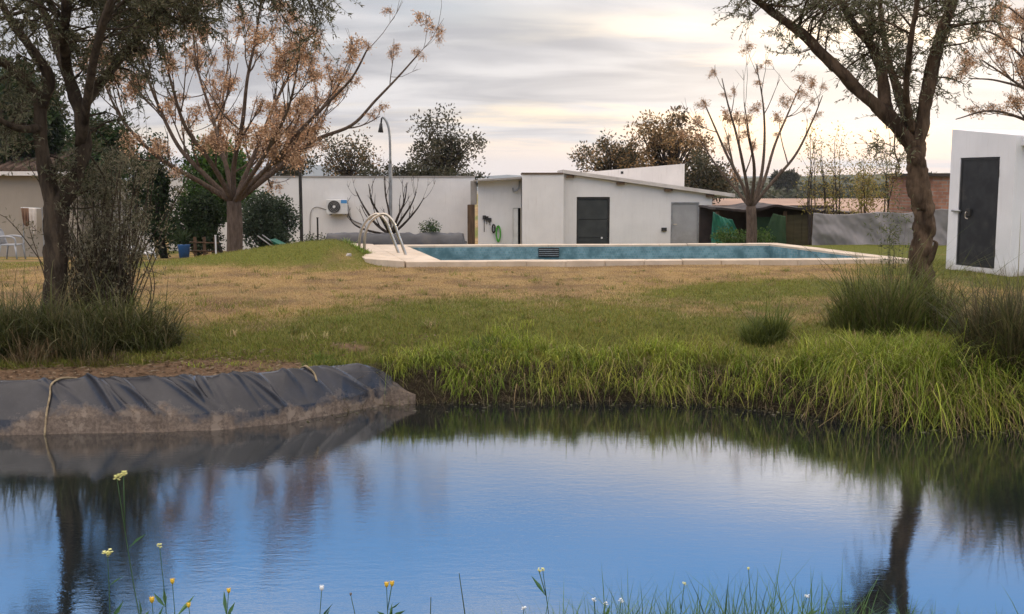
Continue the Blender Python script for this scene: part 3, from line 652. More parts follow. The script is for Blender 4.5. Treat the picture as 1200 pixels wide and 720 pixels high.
ct('shrub', 'small green shrub above the black covered bed', 504, 36.6, 505, 268, 11, 9, 16, 60, .07, BG_ + GG, .04, seed=15, clump_r=.14, group='garden bushes', cat='shrub', stem_h=.3)
ct('shrub', 'low light green shrub in front of the green tarp', 872, 31.2, 872, 279, 30, 7, 40, 60, .08, BG_ + [(.09, .12, .02)], .04, seed=16, clump_r=.22, group='garden bushes', cat='shrub', stem_h=.15)
ct('shrub', 'dark weedy shrub below the air conditioner', 385, 36.5, 372, 287, 22, 9, 24, 60, .07, DG, .04, seed=17, clump_r=.2, group='garden bushes', cat='shrub', stem_h=.15)
YS = 12.3
root = thing('olive_shrub', 'thin grey green sucker shrub beside the left olive trunk', 'shrub', at(112, YS)); tb = MB(); lb = MB(); r_ = np.random.default_rng(18); b0 = np.array(at(112, YS))
for q in range(210):
    a = b0 + np.array([r_.normal() * .17, r_.normal() * .15, 0]); hh = r_.uniform(.5, 2.05) * (1.0 if r_.random() < .7 else .6); tp = a + np.array([r_.normal() * .22 + .05, r_.normal() * .2, 0]) * (.5 + hh * .55) + [0, 0, hh]
    st = spline([a - [0, 0, .03], (a + tp) / 2 + r_.normal(size=3) * .07, tp, tp + np.array([r_.normal() * .10, r_.normal() * .10, -.04])], 4); tb.tube(st, np.linspace(.009, .002, len(st)), 4)
    n = int(62 * hh); t = r_.random(n) ** .75; pos = np.stack([np.interp(t, np.linspace(0, 1, len(st)), st[:, w]) for w in range(3)], 1) + r_.normal(size=(n, 3)) * .03
    leaves(lb, pos, np.array([0, 0, .55]) + r_.normal(size=(n, 3)) * .6, .048 * (.7 + .6 * r_.random(n)), .013, vary([(.15, .135, .08), (.19, .17, .105), (.10, .095, .05), (.24, .21, .13)], n))
tb.build('stems', BARK_O, root, True); lb.build('crown', LEAF, root)
ct('olive_shrub', 'wispy olive shoots beside the right olive trunk', 1050, YR - .5, 1048, 275, 26, 62, 16, 26, .055, [(.10, .12, .05), (.14, .14, .07)], .012, seed=19, clump_r=.14, cat='shrub', wr=.28, stem_h=.15, shell=.8, rY=.3)
for i, (px, top, col_, lab) in enumerate(((952, 158, 0, 'leftmost thin bare sapling behind the grey tarp'), (967, 175, 0, 'second thin bare sapling behind the grey tarp'), (985, 168, 1, 'thin sapling with few yellow leaves behind middle of grey tarp'), (1012, 190, 2, 'yellow green leafy sapling behind the grey tarp'), (1040, 180, 1, 'thin yellowing sapling just left of the right olive trunk'))):
    Y = 30.5 + .25 * i; b = at(px, Y); root = thing('sapling', lab, 'sapling', b, 'young trees behind the grey tarp'); tb = MB(); lb = MB(); r_ = np.random.default_rng(50 + i)
    for s_ in range(3):
        tp = P(px + r_.normal() * 9, top + 25 * s_ * r_.random(), Y + r_.normal() * .2); st = spline([np.array(b) - [0, 0, .1], np.array(b) * .5 + tp * .5 + r_.normal(size=3) * .08, tp], 4); tb.tube(st, np.linspace(.03, .006, len(st)), 5)
        for k in range(9):
            j = r_.integers(3, len(st)); e = st[j] + np.array([r_.normal() * .25, r_.normal() * .25, .25 + .3 * r_.random()]); tb.tube([st[j], e], [.008, .003], 3)
            n = (14, 26, 70)[col_]; q = st[j] + (e - st[j]) * r_.random((n, 1)) + r_.normal(size=(n, 3)) * (.10 + .05 * col_)
            leaves(lb, q, r_.normal(size=(n, 3)), .075, .035, vary([(.30, .22, .05), (.20, .20, .04), (.34, .25, .10)], n))
    tb.build('trunk', BARK_D, root, True); lb.build('crown', LEAF, root)
# distant wood on the hill: one mass of crowns
mb = MB(); r_ = np.random.default_rng(77)
for i in range(330):
    px = r_.uniform(770, 1400); Y = r_.uniform(190, 330); zt = Z(np.interp(px, [770, 880, 1000, 1070, 1200], [222, 214, 210, 205, 206]) + 22 * (330 - Y) / 140 + r_.normal() * 1.5, Y)
    c = np.array([X(px, Y), Y, zt - 1.5]); n = 110; rr = r_.uniform(2.0, 3.8); d = unit(r_.normal(size=(n, 3))) * rr * (.75 + .3 * r_.random((n, 1)))
    leaves(mb, c + d * [1, 1, .7], r_.normal(size=(n, 3)), 1.3, .9, vary(OAK + [(.075, .08, .035)], n) * (.7 + .6 * r_.random()))
props(mb.build('far_woodland', LEAF, org=(X(1050, 260), 260, -4)), 'dark wood covering the low hill on the right', 'woodland', kind='stuff')
for i, (px, lab) in enumerate(((912, 'left of two round trees on the hill skyline'), (924, 'right of two round trees on the hill skyline'))):
    Y = 240; c, r = crown(px, 210, Y, 8.5, 7); clump_tree('oak_tree', lab, 'tree', (X(px, Y), Y, -4.5), c, r, 26, 70, .8, OAK, .3, seed=30 + i, clump_r=.8)

# ------------------------------------------------------------------ walls and buildings
GB = -1.1
YW = 40.0
wx0, wx1, wt = X(195, YW), X(556, YW), Z(208, YW)
root = thing('boundary_wall', 'long white plastered garden wall behind the leafless trees', 'wall', ((wx0 + wx1) / 2, YW, GB))
fillbox((wx0, YW, GB), (wx1, YW + .25, wt)).build('wall_face', WHITE, root)
fillbox((wx0, YW - .03, wt), (wx1, YW + .28, wt + .05)).build('coping', SLABM, root)
YB = 36.5
bx0, bx1, bt = X(-60, YB), X(92, YB), Z(206, YB)
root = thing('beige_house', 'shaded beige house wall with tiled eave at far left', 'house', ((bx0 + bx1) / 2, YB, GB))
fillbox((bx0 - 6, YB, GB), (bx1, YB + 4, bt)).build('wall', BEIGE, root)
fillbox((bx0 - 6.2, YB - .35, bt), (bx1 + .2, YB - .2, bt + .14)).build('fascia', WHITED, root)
mb = MB()
mb.hexa([(bx0 - 6.2, YB - .2, bt + .002), (bx1 + .2, YB - .2, bt + .002), (bx1 + .2, YB + 4.2, bt + .002), (bx0 - 6.2, YB + 4.2, bt + .002), (bx0 - 6.2, YB - .2, bt + .16), (bx1 + .2, YB - .2, bt + .16), (bx1 + .2, YB + 4.2, bt + 1.2), (bx0 - 6.2, YB + 4.2, bt + 1.2)])
rf = mb.build('roof', TILEB, root)
tm = MB(); tm.tube([(0, -.15, .03), (0, 4.3, 1.09)], .11, 8); tme = None
for i in range(30):
    x = bx1 + .1 - i * .3
    if tme is None: o = tm.build('roof_tile', TILEB); tme = o.data
    else: o = bpy.data.objects.new('roof_tile', tme); COL.objects.link(o)
    o.parent = rf; o.location = tuple(np.array((x, YB - .15, bt + .14)) - ORG[root.name])
# side return joining beige house to the white wall
root = thing('side_wall', 'grey plaster wall strip between beige house and ivy column', 'wall', (X(150, 38.5), 38.5, GB))
fillbox((bx1 + .02, 38.2, GB), (wx0 - .01, 38.45, Z(213, 38.3))).build('wall_face', WHITED, root)

# white house
YH = 38.0
hx0, hxc, hx1 = X(612, YH - .6), X(660, YH), X(835, YH)
zl, zr = Z(204, YH), Z(228, YH)
root = thing('white_house', 'low white plastered house with a slanted slab roof beyond the pool', 'house', ((hx0 + hx1) / 2, YH, GB))
def wallseg(xa, xb, ya, z0, za, zb, th=.2):
    return MB().hexa([(xa, ya, z0), (xb, ya, z0), (xb, ya + th, z0), (xa, ya + th, z0), (xa, ya, za), (xb, ya, zb), (xb, ya + th, zb), (xa, ya + th, za)])
def ztop(x): return zl + (zr - zl) * (x - hxc) / (hx1 - hxc)
dx0, dx1, dz = X(676, YH), X(715, YH), Z(231, YH)
ex0, ex1, ez = X(787, YH), X(820, YH), Z(237, YH)
mb = MB()
for xa, xb, z0 in ((hxc, dx0, GB), (dx0, dx1, dz), (dx1, ex0, GB), (ex0, ex1, ez), (ex1, hx1, GB)):
    for a in (wallseg(xa, xb, YH, z0, ztop(xa), ztop(xb)),): mb.add(a.v[0], a.f)
a = wallseg(hx1 - .2, hx1, YH + .2, GB, ztop(hx1 - .2), ztop(hx1), 4.2); mb.add(a.v[0], a.f)
a = wallseg(hxc, hx1 - .2, YH + 4.2, GB, ztop(hxc), ztop(hx1 - .2), .2); mb.add(a.v[0], a.f)
a = wallseg(hxc, hxc + .2, YH + .2, GB, ztop(hxc), ztop(hxc), 4.0); mb.add(a.v[0], a.f)
mb.build('wall', WHITE, root)
fillbox((hx0, YH - .62, GB), (hxc - .01, YH + 3.2, Z(204.5, YH - .6))).build('corner_block', WHITE, root)
fillbox((hx0 - .02, YH - .66, Z(204.5, YH - .6)), (hxc - .03, YH + 3.2, Z(202.5, YH - .6))).build('tile_edge', TILEB, root)
rx1 = X(862, YH - .2); mb = MB()
za, zb = ztop(hxc - .15) + .0, ztop(rx1)
mb.hexa([(hxc - .02, YH - .2, za), (rx1, YH - .2, zb), (rx1, YH + 4.6, zb), (hxc - .02, YH + 4.6, za), (hxc - .02, YH - .2, za + .13), (rx1, YH - .2, zb + .13), (rx1, YH + 4.6, zb + .13), (hxc - .02, YH + 4.6, za + .13)])
rf = mb.build('roof', ROOFE, root)
for px in (668, 727, 783, 832):
    x = X(px, YH); fillbox((x - .14, YH - .16, ztop(x) - .10), (x + .14, YH - .01, ztop(x) - .012)).build('rafter_end', WOODB, rf)
a = wallseg(X(673, 40), X(803, 40), 40.2, zr - .5, Z(203, 40), Z(192, 40), 1.6); a.build('upper_wall', WHITED, root)
fillbox((X(728, 40), 40.19, Z(204, 40)), (X(731, 40), 40.25, Z(201, 40))).build('vent_hole', DARKG, root)
# roller shutter
fr = MB(); y0 = YH + .03
fr.box((dx0 + .002, y0, GB), (dx0 + .06, y0 + .1, dz - .002)); fr.box((dx1 - .06, y0, GB), (dx1 - .002, y0 + .1, dz - .002)); fr.box((dx0 + .061, y0, dz - .07), (dx1 - .061, y0 + .1, dz - .002))
sh = fr.build('shutter_frame', BLACKP, root)
zs = [GB, Z(279, YH), Z(257.5, YH), dz - .075]
for a_, b_ in zip(zs[:-1], zs[1:]): fillbox((dx0 + .062, y0 + .04, a_ + .012), (dx1 - .062, y0 + .08, b_ - .006)).build('shutter_panel', ROLLM, sh)
fillbox((X(706, YH) - .03, y0 + .01, Z(280, YH)), (X(706, YH) + .03, y0 + .039, Z(278, YH))).build('lock', WHITEP, sh)
fillbox((dx0 + .07, y0 + .085, GB), (dx1 - .07, y0 + .09, dz - .08)).build('backing', BLACKP, sh)
d_ = fillbox((ex0 + .04, YH + .03, GB), (ex1 - .04, YH + .08, ez - .05)).build('door', GREYM, root, bevel=.006)
fr = MB(); fr.box((ex0 + .002, YH - .012, GB), (ex0 + .04, YH + .1, ez - .002)); fr.box((ex1 - .04, YH - .012, GB), (ex1 - .002, YH + .1, ez - .002)); fr.box((ex0 + .041, YH - .012, ez - .05), (ex1 - .041, YH + .1, ez - .002)); fr.build('door_frame', GALV, d_)
mb = MB(); hp = P(789.5, 263, YH); mb.tube([hp + [0, .03, 0], hp + [0, -.04, 0], hp + [.10, -.04, 0]], .012, 6); mb.build('handle', STEEL, d_)
fillbox((X(776, YH), YH - .07, Z(271, YH)), (X(782, YH), YH - .002, Z(267, YH))).build('switch_box', BLACKP, root)
# annexe on the left of the house
ax0, ax1, YA = X(560, YH + .5), hx0 - .02, YH + .5; zt_ = Z(211, YA)
ox0, ox1, oz = X(601, YA), X(610.5, YA), Z(244, YA)
root = thing('annexe', 'small white lean-to annexe with open narrow door left of the house', 'building', ((ax0 + ax1) / 2, YA, GB))
mb = MB()
for xa, xb, z0 in ((ax0, ox0, GB), (ox0, ox1, oz), (ox1, ax1, GB)): mb.box((xa, YA, z0), (xb, YA + .2, zt_ + .05))
mb.box((ax0, YA + .2, GB), (ax0 + .2, YA + 3, zt_ + .05)); mb.box((ax0 + .2, YA + 2.8, GB), (ax1, YA + 3, zt_ + .05)); mb.build('wall', WHITE, root)
mb = MB(); z1, z2 = Z(213, YA - .4), Z(207.5, YA - .4)
mb.hexa([(ax0 - .15, YA - .5, z1), (ax1, YA - .5, z1 + .1), (ax1, YA + 3.1, z1 + .1), (ax0 - .15, YA + 3.1, z1), (ax0 - .15, YA - .5, z1 + .06), (ax1, YA - .5, z2), (ax1, YA + 3.1, z2), (ax0 - .15, YA + 3.1, z1 + .06)]); mb.build('roof', SLABM, root)
fillbox((ox0 + .01, YA + .03, GB), (X(607, YA), YA + .07, oz - .01)).build('door', WHITEP, root)
fillbox((ox0 + .01, YA + .6, GB), (ox1 - .01, YA + .65, oz - .01)).build('interior_shade_panel', BLACKP, root)  # black panel standing in for the shade inside the open doorway
mb = MB(); q = P(604, 224, YA); mb.tube(spline([q + [.15, -.02, .35], q + [.12, -.12, .1], q + [-.05, -.12, -.02], q + [-.1, -.12, .12]], 4), .03, 7); mb.build('gutter_spout', GALV, root, True)
# hoses and tools on the annexe wall
def coil(px, py, w, h, mat, name, label, n=5):
    c = P(px, py, YA - .08); mb = MB(); t = np.linspace(0, n * 2 * math.pi, n * 18); rr = .75 + .25 * np.sin(t * .37) ** 2
    mb.tube(np.stack([c[0] + w * np.cos(t) * rr, c[1] + .03 * np.sin(t * .21), c[2] + h * np.sin(t) * rr], 1), .016, 5); mb.tube([c + [0, .08, h * .8], c + [0, -.06, h * .8]], .012, 5)
    return props(mb.build(name, mat, smooth=True, org=c - [0, 0, h]), label, 'hose')
coil(584, 274, .085, .30, HOSEG, 'garden_hose', 'bright green garden hose coiled on the annexe wall')
coil(578.5, 268, .06, .16, BLACKP, 'garden_hose', 'dark coiled hose hanging left of the green hose', 4)
for i, (px, py, l, lab) in enumerate(((567.5, 254, 18, 'long thin tool hanging leftmost on the annexe wall'), (570.5, 255, 8, 'short dark tool second from left on annexe wall'), (574, 257, 7, 'short dark tool nearest the hoses on annexe wall'))):
    a, b = P(px, py, YA - .05), P(px, py + l, YA - .05); mb = MB(); mb.tube([a, b], .014, 5); mb.box(a + [-.06, -.02, -.1], a + [.06, .02, .04]); props(mb.build('hanging_tool', BLACKP, org=b), lab, 'tool', 'tools hung on the annexe wall')
root = thing('gate_post', 'brown weathered post between white wall and annexe', 'post', (X(553, 38.8), 38.8, GB))
a = P(555, 212, 38.8); b = P(552, 240, 38.8)
fillbox((b[0] - .13, 38.7, GB), (b[0] + .13, 38.95, b[2])).build('lower_post', WOODB, root, bevel=.02)
fillbox((a[0] - .11, 38.72, b[2] + .002), (a[0] + .11, 38.93, a[2])).build('upper_post', SLABM, root, bevel=.015)

# shed on the right
SA, SB = np.array([8.50, 20.85, 0]), np.array([9.0, 19.25, 0]); u = unit(SB - SA); v = np.array([-u[1], u[0], 0]); SL = np.linalg.norm(SB - SA)
sg = -.12; ta, tb2 = Z(155, 20.85), Z(162, 19.25)
def sp_(a, b, z): q = SA + u * a + v * b; return (q[0], q[1], z)
def shedbox(a0, a1, b0, b1, z0, za, zb):
    return MB().hexa([sp_(a0, b0, z0), sp_(a1, b0, z0), sp_(a1, b1, z0), sp_(a0, b1, z0), sp_(a0, b0, za), sp_(a1, b0, zb), sp_(a1, b1, zb), sp_(a0, b1, za)])
def szt(a): return ta + (tb2 - ta) * a / SL
root = thing('white_shed', 'small white plastered shed with dark metal door at right', 'shed', sp_(SL / 2, 1, sg))
dA, dB = .27, 1.30; dzb, dzt = Z(313, 20.1), Z(184.5, 20.1)
mb = MB()
for a0, a1, z0, z1 in ((0, dA, sg, None), (dA, dB, dzt, None), (dB, SL, sg, None)):
    q = shedbox(a0, a1, 0, .16, z0, szt(a0), szt(a1)); mb.add(q.v[0], q.f)
q = shedbox(dA, dB, 0, .16, sg, dzb, dzb); mb.add(q.v[0], q.f)
q = shedbox(SL - .16, SL, .16, 3.2, sg, szt(SL - .16), szt(SL)); mb.add(q.v[0], q.f)
q = shedbox(0, .16, .16, 3.2, sg, szt(0), szt(.16)); mb.add(q.v[0], q.f)
q = shedbox(.16, SL - .16, 3.04, 3.2, sg, szt(.16), szt(SL - .16)); mb.add(q.v[0], q.f)
mb.build('wall', WHITE2, root)
mb = MB(); mb.hexa([sp_(0, 0, szt(0)), sp_(SL, 0, szt(SL)), sp_(SL, 3.2, szt(SL)), sp_(0, 3.2, szt(0)), sp_(-.0, 0, szt(0) + .05), sp_(SL, 0, szt(SL) + .05), sp_(SL, 3.2, szt(SL) + .05), sp_(0, 3.2, szt(0) + .05)])
rf = mb.build('roof', WHITE2, root)
mb = MB(); mb.hexa([sp_(SL, .12, szt(SL) - .13), sp_(SL + .22, .12, szt(SL) - .14), sp_(SL + .22, 3.2, szt(SL) - .14), sp_(SL, 3.2, szt(SL) - .13), sp_(SL, .12, szt(SL) + .04), sp_(SL + .22, .12, szt(SL) + .02), sp_(SL + .22, 3.2, szt(SL) + .02), sp_(SL, 3.2, szt(SL) + .04)]); mb.build('roof_ledge', WHITE2, rf)
dr = shedbox(dA + .012, dB - .012, .02, .07, dzb + .012, dzt - .012, dzt - .012).build('door', DOORM, root, bevel=.006)
q = MB()
for a0, a1, z0, z1 in ((dA + .013, dA + .05, dzb + .013, dzt - .013), (dB - .05, dB - .013, dzb + .013, dzt - .013), (dA + .051, dB - .051, dzt - .05, dzt - .013), (dA + .051, dB - .051, dzb + .013, dzb + .05)):
    w = shedbox(a0, a1, .008, .019, z0, z1, z1); q.add(w.v[0], w.f)
q.build('door_edge', DOORM, dr)
zm = Z(248, 20.2)
mb = MB(); mb.tube([sp_(dA - .13, -.035, zm), sp_(dA + .1, -.035, zm)], .022, 8); mb.tube([sp_(dA - .1, -.035, zm), sp_(dA - .1, .01, zm)], .015, 6); mb.tube([sp_(dA + .06, -.035, zm), sp_(dA + .06, .03, zm)], .015, 6); mb.build('bolt', GALV, dr, True)
w = shedbox(.50, .62, -.02, .018, zm - .09, zm + .05, zm + .05); w.build('lock_plate', DARKG, dr)
mb = MB(); mb.tube(spline([sp_(.56, -.02, zm - .02), sp_(.56, -.07, zm - .02), sp_(.56, -.07, zm - .12), sp_(.62, -.07, zm - .14)], 3), .012, 6); mb.build('handle', STEEL, dr, True)
for z_ in (dzt - .3, dzb + .3): mb = MB(); mb.tube([sp_(dB - .01, -.012, z_ - .07), sp_(dB - .01, -.012, z_ + .07)], .018, 7); mb.build('hinge', DARKG, dr)
# brick outbuilding behind
Y = 30.0; x0, x1 = X(1086, Y), X(1180, Y); root = thing('brick_outbuilding', 'red brick outbuilding behind the white shed', 'building', ((x0 + x1) / 2, Y, -.2))
fillbox((x0, Y, -.3), (x1, Y + 3, Z(207, Y))).build('wall', BRICKM, root)
fillbox((x0 - .1, Y - .12, Z(207, Y)), (x1 + .1, Y + 3.1, Z(203.5, Y))).build('roof', FELT, root)

# long pinkish roof, dark lean-to and tarps
YP = 46.0; x0, x1 = X(800, YP), X(1160, YP)
root = thing('low_barn', 'long low barn with pinkish corrugated roof beyond the tarps', 'barn', ((x0 + x1) / 2, YP + 4, -1.7))
fillbox((x0 + .2, YP + .3, -2.2), (x1 - .2, YP + 9.8, Z(250, YP) - .05)).build('wall', WHITED, root)
n = 120; xs = np.linspace(x0, x1, n * 4); za_, zb_ = Z(250, YP), Z(233, YP + 10)
V = np.array([[(x, YP + 10 * t, za_ + (zb_ - za_) * t + .02 * math.cos(i * math.pi / 2)) for t in (0, .34, .67, 1)] for i, x in enumerate(xs)])
mb = MB(); mb.sheet(V.reshape(-1, 3), len(xs), 4, .015); mb.build('roof', FIBRO, root, True)
YT = 33.0
root = thing('lean_to', 'dark sagging lean-to shelter with felt roof beside the house', 'shelter', (X(900, YT), YT, -1.0))
xs = np.linspace(X(838, YT), X(1006, YT), 50); ts = np.linspace(0, 1, 10); XX, TT = np.meshgrid(xs, ts, indexing='ij')
pxx = 600 + XX / YT * F
zf = np.array([Z(p, YT) for p in np.interp(pxx.ravel(), [838, 870, 905, 930, 965, 1006], [243, 245, 240, 243, 247, 249])]).reshape(XX.shape)
V = np.stack([XX, YT - .2 + TT * 3, zf + .02 * TT + .10 * (fbm(XX * 2.2, TT * 5) - .5)], -1)
mb = MB(); mb.sheet(V.reshape(-1, 3), 50, 10, .07); mb.build('roof', FELT, root)
for px in (842, 921, 951, 1000): x = X(px, YT); fillbox((x - .05, YT - .05, -1.2), (x + .05, YT + .05, Z(248, YT) + .0)).build('post', WOODB, root)
fillbox((X(838, YT), YT + 2.6, -1.2), (X(1006, YT), YT + 2.7, Z(247, YT) + .1)).build('back_wall', FELT, root)
for k, (a_, b_) in enumerate(((923.5, 932), (932.3, 941), (941.3, 950))): fillbox((X(a_, YT), YT + .0, -1.1), (X(b_, YT), YT + .04, Z(252, YT))).build('board', OLIVEB, root)
fillbox((X(884, YT), YT + .25, -1.1), (X(919, YT), YT + .3, Z(255, YT))).build('side_panel', DKGREEN, root)
def tarp(name, label, corners, nu, nv, amp, mat, seed, fx=3.0, th=.01, diag=.8):
    A, B, C, D = [np.array(c, float) for c in corners]; uu, vv = np.meshgrid(np.linspace(0, 1, nu), np.linspace(0, 1, nv), indexing='ij'); U, V_ = uu[..., None], vv[..., None]
    p = A * (1 - U) * (1 - V_) + B * U * (1 - V_) + C * U * V_ + D * (1 - U) * V_
    L = np.linalg.norm(B - A); s_ = uu * L; f = (fbm(s_ * fx + vv * diag * L * .5 + seed, vv * 2 + seed, 3) - .5) * 2 + .35 * np.sin((s_ * 1.4 + vv * diag * 1.6) * 4 + 3 * fbm(s_, vv * 2 + 7))
    p[..., 1] -= amp * f; p[..., 2] += amp * .5 * (fbm(s_ * 1.3 + seed, vv * 0 + 3) - .5) * vv - .10 * np.sin((s_ % 1.7) / 1.7 * math.pi) * (vv ** 2) * amp * 6
    mb = MB(); mb.sheet(p.reshape(-1, 3), nu, nv, th); return props(mb.build(name, mat, smooth=True, org=(A + B) / 2), label, 'tarp')
YK = 28.6
tarp('grey_tarp', 'wrinkled grey tarpaulin fence behind the pool', [P(951, 296, YK + .5), P(1112, 299, YK), P(1112, 245, YK), P(953, 250, YK + .5)], 140, 36, .10, GREYT, 3)
tarp('green_tarp', 'crumpled green tarpaulin beside the house corner', [P(833, 300, 32.4), P(878, 302, 32.0), P(858, 255, 32.2), P(836, 248, 32.4)], 50, 40, .16, GREENT, 6, 4)
tarp('green_tarp', 'dark green cloth sheet sloping behind the slim tree', [P(886, 300, 32.5), P(922, 300, 32.4), P(921, 252, 32.45), P(906, 250, 32.5)], 40, 30, .06, DKGREEN, 9, 4)

# ------------------------------------------------------------------ pool
root = thing('swimming_pool', 'rectangular pool with cream coping and blue mosaic walls', 'pool', np.mean(POOLQ, 0) * [1, 1, 0])
cen = np.mean(POOLQ, 0)
def inset(q, ds):
    o = []; n = len(q); lines = []
    for i in range(n):
        a, b = q[i][:2], q[(i + 1) % n][:2]; d = unit(b - a); nn = np.array([-d[1], d[0]]); nn = nn if nn.dot(cen[:2] - a) > 0 else -nn; lines.append((a + nn * ds[i], d))
    for i in range(n):
        (p, d), (q_, e) = lines[i - 1], lines[i]; A_ = np.array([d, -e]).T; t = np.linalg.solve(A_, q_ - p); o.append(p + d * t[0])
    return o
outer = [p[:2] for p in POOLQ]; inner = inset(POOLQ, [.42, .42, .42, .75]); inn2 = inset(POOLQ, [.45, .45, .45, .78])
CT = .09
for i in range(4):
    j = (i + 1) % 4; a, b, c, d = outer[i], outer[j], inner[j], inner[i]; mb = MB()
    ns = max(2, round(float(np.linalg.norm(b - a)) / .8))
    for q in range(ns):
        f0, f1 = q / ns + .0006, (q + 1) / ns - .0006; z_ = CT + random.uniform(-.004, .004); pa, pb, pc, pd = a + (b - a) * f0, a + (b - a) * f1, d + (c - d) * f1, d + (c - d) * f0
        mb = MB(); mb.hexa([(*pa, -.2), (*pb, -.2), (*pc, -.2), (*pd, -.2), (*pa, z_), (*pb, z_), (*pc, z_), (*pd, z_)]); mb.build('coping_stone', COPE, root, bevel=.01)
    a, b, c, d = inn2[i], inn2[j], inset(POOLQ, [.30, .30, .30, .6])[j], inset(POOLQ, [.30, .30, .30, .6])[i]; mb = MB()
    # mosaic wall faces, recessed under the coping edge
    a, b = inset(POOLQ, [.44, .44, .44, .77])[i], inset(POOLQ, [.44, .44, .44, .77])[j]; k = inset(POOLQ, [.425, .425, .425, .755]); c, d = k[j], k[i]
    mb.hexa([(*a, -1.6), (*b, -1.6), (*c, -1.6), (*d, -1.6), (*a, CT - .05), (*b, CT - .05), (*c, CT - .05), (*d, CT - .05)]); mb.build('mosaic_wall', MOSAIC, root)
mb = MB(); k = inset(POOLQ, [.44, .44, .44, .77]); mb.add([(*p, -.75) for p in k], [np.array([[0, 1, 2, 3]])]); mb.build('pool_water', M('pool_water', (.03, .12, .15), (.02, .1, .13), 2, .05, .06, 6, spec=.6), root)
k = inset(POOLQ, [.44, .44, .46, .77]); sk = P(643, 296, k[2][1] + (k[3][1] - k[2][1]) * .6)
f_ = (sk[0] - k[3][0]) / (k[2][0] - k[3][0]); yk = k[3][1] + (k[2][1] - k[3][1]) * f_
s2 = fillbox((sk[0] - .26, yk - .03, CT - .30), (sk[0] + .26, yk + .03, CT - .07)).build('skimmer', DARKG, root)
for q in range(4): fillbox((sk[0] - .25, yk - .05, CT - .27 + q * .05), (sk[0] + .25, yk - .031, CT - .255 + q * .05)).build('grille_bar', GALV, s2)
# deck left of the pool, small ramp slab
dk = [G(394, 284.5, .1), G(437, 286.5, .1), G(474, 306.5, .1), G(428, 303.5, .1)]
mb = MB(); mb.hexa([(*p[:2], -.2) for p in (dk[3], dk[2], dk[1], dk[0])] + [(*p[:2], .105) for p in (dk[3], dk[2], dk[1], dk[0])]); props(mb.build('pool_deck', COPE, org=(dk[0] + dk[2]) / 2, bevel=.01), 'cream paved deck at the left end of the pool', kind='structure')
mb = MB(); q0, q1, q2, q3 = P(362, 309, 21.6), P(386, 309, 21.4), P(412, 297, 22.0), P(398, 296, 22.2)
mb.hexa([q0 - [0, 0, .12], q1 - [0, 0, .12], q2 - [0, 0, .12], q3 - [0, 0, .12], q0, q1, q2, q3]); props(mb.build('concrete_slab', SLABM, org=(q0 + q2) / 2, bevel=.01), 'small tilted concrete slab on the grass mound', 'slab')
# ladder
lf = G(424, 297, CT); root = thing('pool_ladder', 'stainless steel pool ladder with two arched rails', 'ladder', lf)
mids = []
for k, (fx, fy, tx, ex, ey) in enumerate(((421, 296, 449, 470, 305), (427, 298, 457, 478, 307))):
    f0 = G(fx, fy, CT); Y = f0[1]; e = P(ex, ey, Y - .15)
    pts = spline([f0 + [0, 0, -.1], P(fx + 1, 275, Y), P(fx + 8, 259, Y), P((fx + tx) / 2 + 7, 251, Y - .02), P(tx + 3, 259, Y - .06), P(tx + 10, 276, Y - .1), e, e + [.10, 0, -.45]], 8)
    mb = MB(); mb.tube(pts, .032, 10); mb.build('rail', STEEL, root, True); mids.append(pts[-1])
    mb = MB(); mb.cyl(f0 + [0, 0, 0], .08, .025, 14); mb.build('foot_flange', STEEL, root)
for dzz in (0.02, .22): mb = MB(); mb.tube([mids[0] + [0, 0, dzz], mids[1] + [0, 0, dzz]], .03, 8); mb.build('step', STEEL, root)

# ------------------------------------------------------------------ yard objects
# air conditioner
a, b = P(383, 251, YW - .3), P(407, 234, YW - .3)
root = thing('air_conditioner', 'white air conditioner unit mounted on the garden wall', 'air conditioner', ((a[0] + b[0]) / 2, YW - .3, a[2]))
body = fillbox((a[0], YW - .38, a[2]), (b[0], YW - .06, b[2])).build('casing', WHITEP, root, bevel=.015)
fc = P(391.5, 242.5, YW - .39); mb = MB(); mb.cyl((fc[0], YW - .384, fc[2]), .235, -.02, 28, 1); mb.build('fan_opening', DARKG, root)
for rr in (.07, .12, .17, .225):
    t = np.linspace(0, 2 * math.pi, 33); mb = MB(); mb.tube(np.stack([fc[0] + rr * np.cos(t), 0 * t + YW - .408, fc[2] + rr * np.sin(t)], 1), .006, 4, cap=False); mb.build('grille_ring', GALV, root)
mb = MB(); mb.cyl((fc[0], YW - .405, fc[2]), .05, -.02, 14, 1); mb.build('fan_hub', WHITEP, root)
fillbox((X(399, YW - .39), YW - .384, Z(238.5, YW - .39)), (X(406, YW - .39), YW - .381, Z(234.5, YW - .39))).build('sticker', STICK, root)
for x in (a[0] + .12, b[0] - .12): fillbox((x - .02, YW - .4, a[2] - .05), (x + .02, YW - .002, a[2] - .002)).build('bracket', GALV, root)
def cable(label, pts, r=.012):
    mb = MB(); mb.tube(spline([P(x, y, YW - .03) for x, y in pts], 5), r, 5); return props(mb.build('cable', CABLE, smooth=True, org=P(*pts[-1], YW - .03)), label, 'cable')
cable('thin cable running left from the air conditioner down the wall', [(383, 246), (370, 243), (364, 250), (363.5, 270), (363.5, 288)])
cable('thick pipe drooping right from the air conditioner', [(406, 240), (407, 250), (413, 258), (424, 263)], .02)
def pole(name, label, px, py0, py1, Y, r, mat):
    p = P(px, py1, Y); z0 = min(terr(p[0], Y) - .1, Z(py0, Y)); mb = MB(); mb.tube([(p[0], Y, z0), (p[0], Y, p[2])], [r, r * .95], 10); mb.cyl((p[0], Y, p[2]), r * 1.25, .03, 10)
    return props(mb.build(name, mat, org=(p[0], Y, terr(p[0], Y))), label, 'pole')
